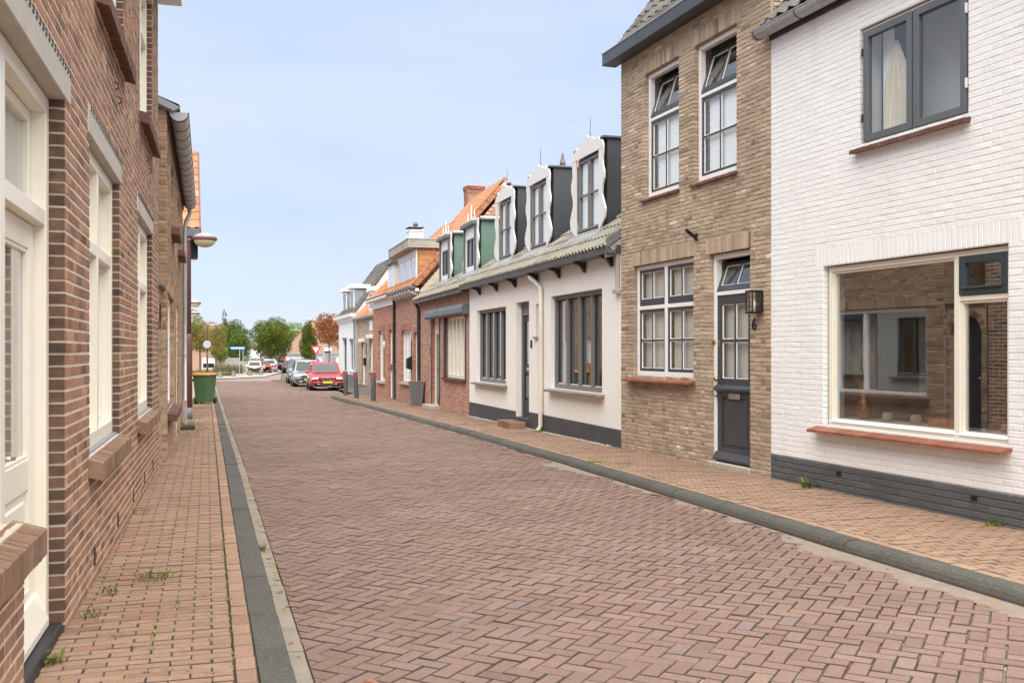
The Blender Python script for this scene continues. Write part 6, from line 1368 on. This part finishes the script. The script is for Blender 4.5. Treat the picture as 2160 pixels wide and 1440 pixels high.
# ---------------------------------------------------------------- trees, hedges, far houses
def leaves(name, mat, parent, centers, radii, n, size, up=.0, flat=1.0, seed=1, tint=None):
    """many small leaf faces spread through a crown made of lobes"""
    r = np.random.RandomState(seed); C = np.array(centers); Rr = np.array(radii); k = r.choice(len(C), n, p=(Rr.prod(1)**.67)/(Rr.prod(1)**.67).sum())
    d = r.normal(size=(n, 3)); d /= np.linalg.norm(d, axis=1)[:, None]; rad_ = r.uniform(.25, 1, n)**.45
    rad_ *= 1+.10*np.sin(d[:, 0]*9+k)*np.cos(d[:, 2]*8+k*2)
    p = C[k]+d*Rr[k]*rad_[:, None]
    a = r.normal(size=(n, 3)); a /= np.linalg.norm(a, axis=1)[:, None]; b = np.cross(a, r.normal(size=(n, 3))); b /= np.linalg.norm(b, axis=1)[:, None]
    s = size*r.uniform(.6, 1.3, n)[:, None]; v = np.stack([p-a*s, p+b*s*.55, p+a*s, p-b*s*.55], 1).reshape(-1, 3)
    me = bpy.data.meshes.new(name); me.from_pydata(v.tolist(), [], np.arange(4*n).reshape(-1, 4).tolist())
    t = np.clip(r.normal(.5, .2, n)+.25*r.normal(size=len(C))[k]*.6+(0 if tint is None else tint), .02, .98)
    at = me.attributes.new('tint', 'FLOAT', 'POINT'); at.data.foreach_set('value', np.repeat(t, 4).astype(np.float32)); me.materials.append(MATS[mat])
    return link(name, me, parent)
def tree(name, label, x, y, zc, rx, rz, mat, n=2600, size=.13, trunk=.12, seed=1, lobes=9, cone=0.0, group=None, forks=4, tip=None):
    r = random.Random(seed); z0 = gz(y); t = thing(name, label, 'tree', (x, y, z0), 0, group)
    cs, rs = [], []; zc -= z0
    for i in range(lobes):
        a = 2.4*i+r.uniform(-.3, .3); hgt = -1+2*(i+.5)/lobes; k = (1-cone*(hgt+1)/2)
        rr_ = math.sqrt(max(.05, 1-hgt*hgt*.9))*rx*.52*k
        cs.append((rr_*math.cos(a), rr_*math.sin(a), zc+hgt*rz*.66)); q = r.uniform(.36, .55)
        rs.append((rx*q*k+.08, rx*q*k+.08, rz*q*.75+.08))
    cs.append((0, 0, zc)); rs.append((rx*.6, rx*.6, rz*.72))
    if tip: cs.append((0, 0, zc+rz*.95)); rs.append((rx*.16, rx*.16, tip))
    tr_ = MB().tube([(0,0,-.1), (.03,.02,(zc-rz)*.5), (0,.03,zc-rz*.5), (0,0,zc+rz*.4)], [trunk*1.25, trunk, trunk*.8, trunk*.2], 9)
    for i in range(forks+3):
        a = 6.28*i/(forks+3)+.4; tr_.tube([(0, 0, zc-rz*(.75-.1*(i % 3))), (rx*.25*math.cos(a), rx*.25*math.sin(a), zc-rz*.3), (rx*.6*math.cos(a), rx*.6*math.sin(a), zc+rz*.15*(i % 3))], [trunk*.55, trunk*.38, trunk*.1], 6)
    tr_.build('trunk', 'bark', t); leaves('crown', mat, t, cs, rs, int(n*3.2), size*.56, seed=seed); return t
tree('round_tree', 'big round green tree with a forked trunk behind the parked white cars', -28.9, 118, 3.05, 2.75, 2.75, 'leaf_green', 5200, .17, .13, 3, 14)
tree('pointed_tree', 'tall pointed green tree beside the big round tree', -23.9, 116, 2.85, 1.4, 2.6, 'leaf_green', 3000, .15, .1, 5, 12, .5)
tree('rust_tree', 'rust and orange coloured autumn tree beside the white corner house', -15.6, 84, 3.4, 1.5, 1.55, 'leaf_rust', 2600, .11, .06, 7, 10)
tree('rust_tree', 'thin bare topped rust coloured tree peeping over the white corner house', -14.9, 90, 3.9, 1.2, 1.7, 'leaf_rust', 900, .10, .06, 8, 8)
tree('golden_tree', 'golden yellow autumn tree in front of the brick gable', -28.5, 90, 3.0, 1.45, 1.65, 'leaf_yellow', 3000, .10, .09, 9, 10)
tree('golden_tree', 'orange tinged tree behind the lamp with the round sign', -29.6, 98.5, 2.9, 1.35, 1.75, 'leaf_yellow', 2600, .10, .08, 10, 10)
tree('dark_tree', 'dark green tree rising above the golden trees', -37.5, 112, 4.3, 2.3, 2.3, 'leaf_dark', 2600, .17, .12, 11, 10)
tree('conifer', 'dark conifer with a thin pointed tip behind the wooden fence', -38.2, 131, 3.0, 2.4, 3.3, 'leaf_dark', 2600, .16, .12, 12, 12, .75, tip=1.0)
tree('broad_tree', 'mid green broad tree between conifer and round tree', -38.4, 136, 3.2, 2.2, 2.8, 'leaf_green', 2600, .18, .12, 13, 11)
tree('broad_tree', 'dark green tree standing close to the street name plate', -35.3, 128, 2.3, 1.7, 2.5, 'leaf_dark', 2400, .17, .1, 14, 10)
tree('pale_tree', 'pale yellow green tree far behind the round tree', -38, 165, 4.0, 4.2, 2.8, 'leaf_light', 2600, .24, .14, 15, 10)
tree('pale_tree', 'pale yellow green tree behind the yield sign', -22.5, 140, 2.6, 2.6, 2.9, 'leaf_light', 2200, .2, .12, 16, 10)
tree('pale_shrub', 'light green shrub in front of the wooden fence', -33.5, 113, 1.5, 1.1, 1.0, 'leaf_light', 1500, .12, .05, 17, 8)
def hedge(name, label, x, y, rot, L, D, H, mat, n, size=.07, seed=1):
    t = thing(name, label, 'hedge', (x, y, gz(y)+.02), rot); r = np.random.RandomState(seed)
    MB().box(-L/2+.12, L/2-.12, -D/2+.12, D/2-.12, 0, H-.15, .1).build('core', 'bark', t)
    k = max(2, int(L/.6)); cs = [(-L/2+L*(i+.5)/k, 0, H*(.3+.35*j)) for i in range(k) for j in (0, 1)]; rs = [(L/k*.75, D*.55, H*.36)]*len(cs)
    leaves('foliage', mat, t, cs, rs, n*2, size*.7, seed=seed); return t
hedge('clipped_hedge', 'low dark clipped hedge behind the street name plate', -30.3, 105.5, .1, 3.1, 1.0, 1.05, 'leaf_dark', 3000, .07, 21)
hedge('tall_hedge', 'rounded green hedge block beside the white hatchback', -29.0, 112, .1, 1.5, 1.2, 1.75, 'leaf_green', 1800, .08, 22)
hedge('ground_cover_bed', 'low leafy ground cover bed under the golden trees', -29.5, 93.5, .1, 6.0, 2.0, .55, 'leaf_green', 3200, .08, 23)
hedge('far_hedge', 'green hedge behind the metal fence beyond the yield sign', -15.0, 97, .1, 4.0, .8, 1.5, 'leaf_green', 1800, .09, 24)
# far houses and garages closing the view
def gable_house(name, label, x, y, rot, w, d, hw, hr, mat='brick_far', roof='roof_brown', wins=()):
    t = thing(name, label, 'house', (x, y, gz(y)), rot)
    MB().prism([(-w/2, 0), (w/2, 0), (w/2, hw), (0, hr), (-w/2, hw)], -d/2, d/2, 'y').build('wall', mat, t)
    for s in (-1, 1): MB().prism([(0, hr+.02), (0, hr+.16), (s*(w/2+.25), hw-.08), (s*(w/2+.25), hw-.22)], -d/2-.15, d/2+.15, 'y').build('roof', roof, t)
    for a, b, c, e in wins:
        q = MB().ring(a, b, c, e, -d/2-.05, -d/2+.03, .08, c=.01).build('window', 'white_paint', t); MB().box(a+.06, b-.06, -d/2-.02, -d/2-.01, c+.06, e-.06).build('pane', 'car_glass', q); MB().box(a+.07, b-.07, -d/2-.024, -d/2-.021, (c+e)/2, e-.07).build('blind', 'curtain_white', q)
    return t
gable_house('garden_house', 'low brick house with a white framed window behind the golden trees', -36.4, 114, .28, 6.2, 3, 2.25, 3.15, 'brick_far', 'tile_orange', [(.6, 2.0, .55, 1.75)])
gable_house('gable_house', 'tall brick gable house behind the round tree', -30.5, 152, .15, 8, 9, 3.2, 7.4, 'brick_far', 'roof_brown', [(1.6, 2.8, 2.2, 3.2)])
gable_house('brown_roof_house', 'low house with brown roof behind the round tree', -38.0, 142, .1, 9, 7, 1.8, 3.6, 'far_white', 'roof_brown')
gable_house('corner_brick_house', 'brick house partly hidden by the rust coloured tree', -14.8, 122, .1, 8, 8, 3.6, 5.6, 'brick_far', 'roof_brown', [(-2.6, -1.6, 2.0, 3.0), (-2.6, -1.4, .4, 1.5)])
t = thing('garage_row', 'row of low garages with a red door and pale panels', 'garage', (-31.5, 134, gz(134)), .06)
MB().box(-1.0, 11, 0, 4, 0, 2.1).build('wall', 'pale_panel', t); MB().box(-1.2, 11.2, -.3, 4.2, 2.1, 2.35).build('flat_roof', 'zinc_grey', t)
for x, m_ in ((.35, 'garage_red'), (4.1, 'salmon'), (6.6, 'zinc_grey'), (9.0, 'salmon')):
    MB().box(x-(.38 if x < 1 else .9), x+(.38 if x < 1 else .9), -.05, .05, .0, 1.95, .02).build('garage_door', m_, t)
t = thing('red_roof_shed', 'small red roofed shed between the trees beyond the parked cars', 'shed', (-26.4, 128, gz(128)), .1); MB().box(-1.2, 1.2, -1, 1, 0, 1.2).build('wall', 'brick_far', t); MB().prism([(-1.4, 1.2), (1.4, 1.2), (0.9, 1.9)], -1.2, 1.2, 'y').build('roof', 'garage_red', t)
t = thing('board_fence', 'grey vertical board fence between brick house and hedge', 'fence', (-33.4, 118.5, gz(118)), .05)
for i in range(30):
    hh = 1.75 if i < 11 else 1.35; MB().box(i*.17-1.2, i*.17-1.045, 0, .03, 0, hh+R.uniform(-.02, .02)).build('board', 'timber_fence', t)
t = thing('white_gate_house', 'white low building with flat roof behind the hedge block', 'building', (-33.0, 138, gz(138)), .05); MB().box(-3, 2.2, 0, 4, 0, 1.5).build('wall', 'far_white', t); MB().box(-3.2, 2.4, -.3, 4.2, 1.5, 1.8).build('flat_roof', 'pale_panel', t)
MB().box(-.2, 1.4, -.04, .02, .1, 1.3, .01).build('window', 'car_glass', t)

# ---------------------------------------------------------------- weeds, leaves, grit
def tuft(name, label, x, y, z, n, ln, spread, mat='leaf_green', seed=0, group=None, broad=False):
    r = random.Random(seed); mb = MB()
    for i in range(n):
        a = r.uniform(0, 6.28); l = ln*r.uniform(.5, 1); b = Vector((r.uniform(-1, 1)*spread, r.uniform(-1, 1)*spread*.5, 0)); tip = b+Vector((math.cos(a)*l*.8, math.sin(a)*l*.8, l*r.uniform(.25, .9)))
        mid = (b+tip)/2+Vector((0, 0, l*.22)); sdv = Vector((-math.sin(a), math.cos(a), 0))*(.012 if broad else .004)*(1 if not broad else r.uniform(.7, 1.3))
        mb.add([tuple(b-sdv*.4), tuple(b+sdv*.4), tuple(mid+sdv), tuple(mid-sdv), tuple(tip)], [(0,1,2,3), (3,2,4)], r.uniform(.3, .98))
    o = mb.build(name, mat); o.location = (x, y, z); return tag(o, label, 'weed', group)
tuft('weed', 'feathery green weed lying across the left path bricks', -2.40, 6.62, .066, 46, .11, .10, seed=1)
tuft('weed', 'small weed in the corner at the foot of the brick pier', -2.42, 5.68, .064, 16, .10, .05, seed=2)
tuft('weed', 'grassy weed beside the path under the second window', -2.55, 6.25, .064, 18, .10, .06, seed=3)
tuft('weed', 'weed growing from the base of the white house under the picture window', 3.27, 10.82, .10, 26, .15, .09, seed=4, broad=True)
tuft('weed', 'bright leafy weed at the plinth near the second vent', 4.13, 8.45, .10, 24, .10, .06, 'leaf_light', seed=5, broad=True)
tuft('weed', 'weed at the black door threshold', -2.28, 4.86, .064, 16, .08, .06, seed=6, broad=True)
tuft('weed', 'green weed in the left gutter strip', -2.01, 7.85, .01, 20, .08, .05, 'leaf_green', seed=7, broad=True)
tuft('weed', 'weed tuft at the foot of the white downpipe', .52, 19.05, gz(19)+.1, 20, .13, .07, 'leaf_light', seed=8, broad=True)
tuft('weed', 'grass tuft growing along the base of the zinc gutter house', -7.0, 21.2, gz(21)+.06, 60, .30, .25, seed=9)
tuft('weed', 'trailing weeds at the base of the brown house before the step', -6.1, 18.4, gz(18.4)+.06, 50, .26, .25, seed=10)
tuft('weed', 'weeds around the foot of the upright bollard', -4.82, 34.22, gz(34)+.1, 40, .14, .16, 'leaf_light', seed=11)
tuft('weed', 'weed at the step of the shutter cottage', -1.75, 26.3, gz(26)+.1, 24, .16, .12, 'leaf_light', seed=12)
tuft('weed', 'dry grass at the tan house threshold', 2.55, 12.75, .10, 36, .10, .22, 'leaf_light', seed=13)
tuft('weed', 'yellow green moss patch behind the kerb before the tan house', 1.15, 13.3, .10, 80, .05, .14, 'leaf_light', seed=14)
tuft('weed', 'weeds along the base of the brown brick house under its third window', -3.55, 9.3, .064, 26, .12, .12, seed=15)
r = random.Random(77); mb = MB()    # green sprouts in the joints of the left path
for i in range(420):
    t_ = r.uniform(1.2, 16); k = r.choice((1, 1, 2, 2, 3, 4, 5)); w_ = kerb_w+.115+k*.198+(-.099 if r.random() < .5 else 0); c = base0+U*t_+Vl*w_
    if r.random() < .25: c = base0+U*t_+Vl*(kerb_w+.11)
    for q in range(r.randint(4, 9)):
        a = r.uniform(0, 6.28); l = r.uniform(.006, .018); p = Vector((c.x+r.gauss(0, .012), c.y+r.gauss(0, .014), .0635)); d = Vector((math.cos(a)*l, math.sin(a)*l, l*.5)); s_ = Vector((-math.sin(a), math.cos(a), 0))*l*.4
        mb.add([tuple(p-s_), tuple(p+s_), tuple(p+d)], [(0,1,2)], r.uniform(.4, .95))
tag(mb.build('joint_sprouts', 'leaf_light'), 'tiny green sprouts in the joints of the left path', 'weeds', kind='stuff')
mb = MB()
def leaf(x, y, z, s, t):
    a = r.uniform(0, 6.28); c, sn = math.cos(a)*s, math.sin(a)*s; mb.add([(x-c, y-sn, z), (x+sn*.5, y-c*.5, z+s*.35*r.random()), (x+c, y+sn, z+s*.5*r.random()), (x-sn*.5, y+c*.5, z+s*.2*r.random())], [(0,1,2,3)], t)
for i in range(150):
    y = r.uniform(5, 24)**1.0; leaf(xl(y)+.05+r.gauss(.02, .03), y, gz(y)+.008, r.uniform(.012, .03), r.random())
for i in range(40):
    y = r.uniform(5, 34); leaf(xr(y)-.04-abs(r.gauss(0, .05)), y, gz(y)+.010, r.uniform(.012, .026), r.random())
for i in range(26): y = r.uniform(6, 24); leaf(xf(y)-.1-abs(r.gauss(0, .2)), y, gz(y)+.106, r.uniform(.012, .025), r.random())
for i in range(14): y = r.uniform(5, 12); leaf(r.uniform(xl(y)-.8, xl(y)-.2), y, .068, r.uniform(.01, .02), r.random())
for i in range(20): y = r.uniform(5, 18); leaf(r.uniform(xl(y)+.3, xr(y)-.3), y, .016, r.uniform(.008, .016), r.random())
tag(mb.build('fallen_leaves', 'leaf_fallen'), 'scattered brown and yellow fallen leaves along gutters and walls', 'leaves', kind='stuff')
mb = MB()
for i in range(700):
    s_ = r.uniform(.3, 9.7); p = ST.w(s_, .03+abs(r.gauss(0, .035)), 0); q = r.uniform(.006, .018); mb.box(p[0]-q, p[0]+q, p[1]-q*.8, p[1]+q*.8, gz(p[1])+.09, gz(p[1])+.10+q, q*.4)
tag(mb.build('gravel_edge', 'grit'), 'loose grey gravel along the dark plinth of the stucco cottage', 'gravel', kind='stuff')
o = thing('broken_brick', 'orange broken brick chunk at the edge of the road bricks', 'rubble', (-.68, 4.70, .004))
MB().prism([(-.035, 0), (.03, -.004), (.038, .014), (.018, .028), (-.012, .03), (-.03, .018)], -.022, .022, 'y').build('chunk', 'sill_tile_red', o)['tint'] = .9
MB().prism([(.0, 0), (.03, 0), (.03, .012), (.012, .018)], -.045, -.022, 'y').build('splinter', 'pottery_pale', o)
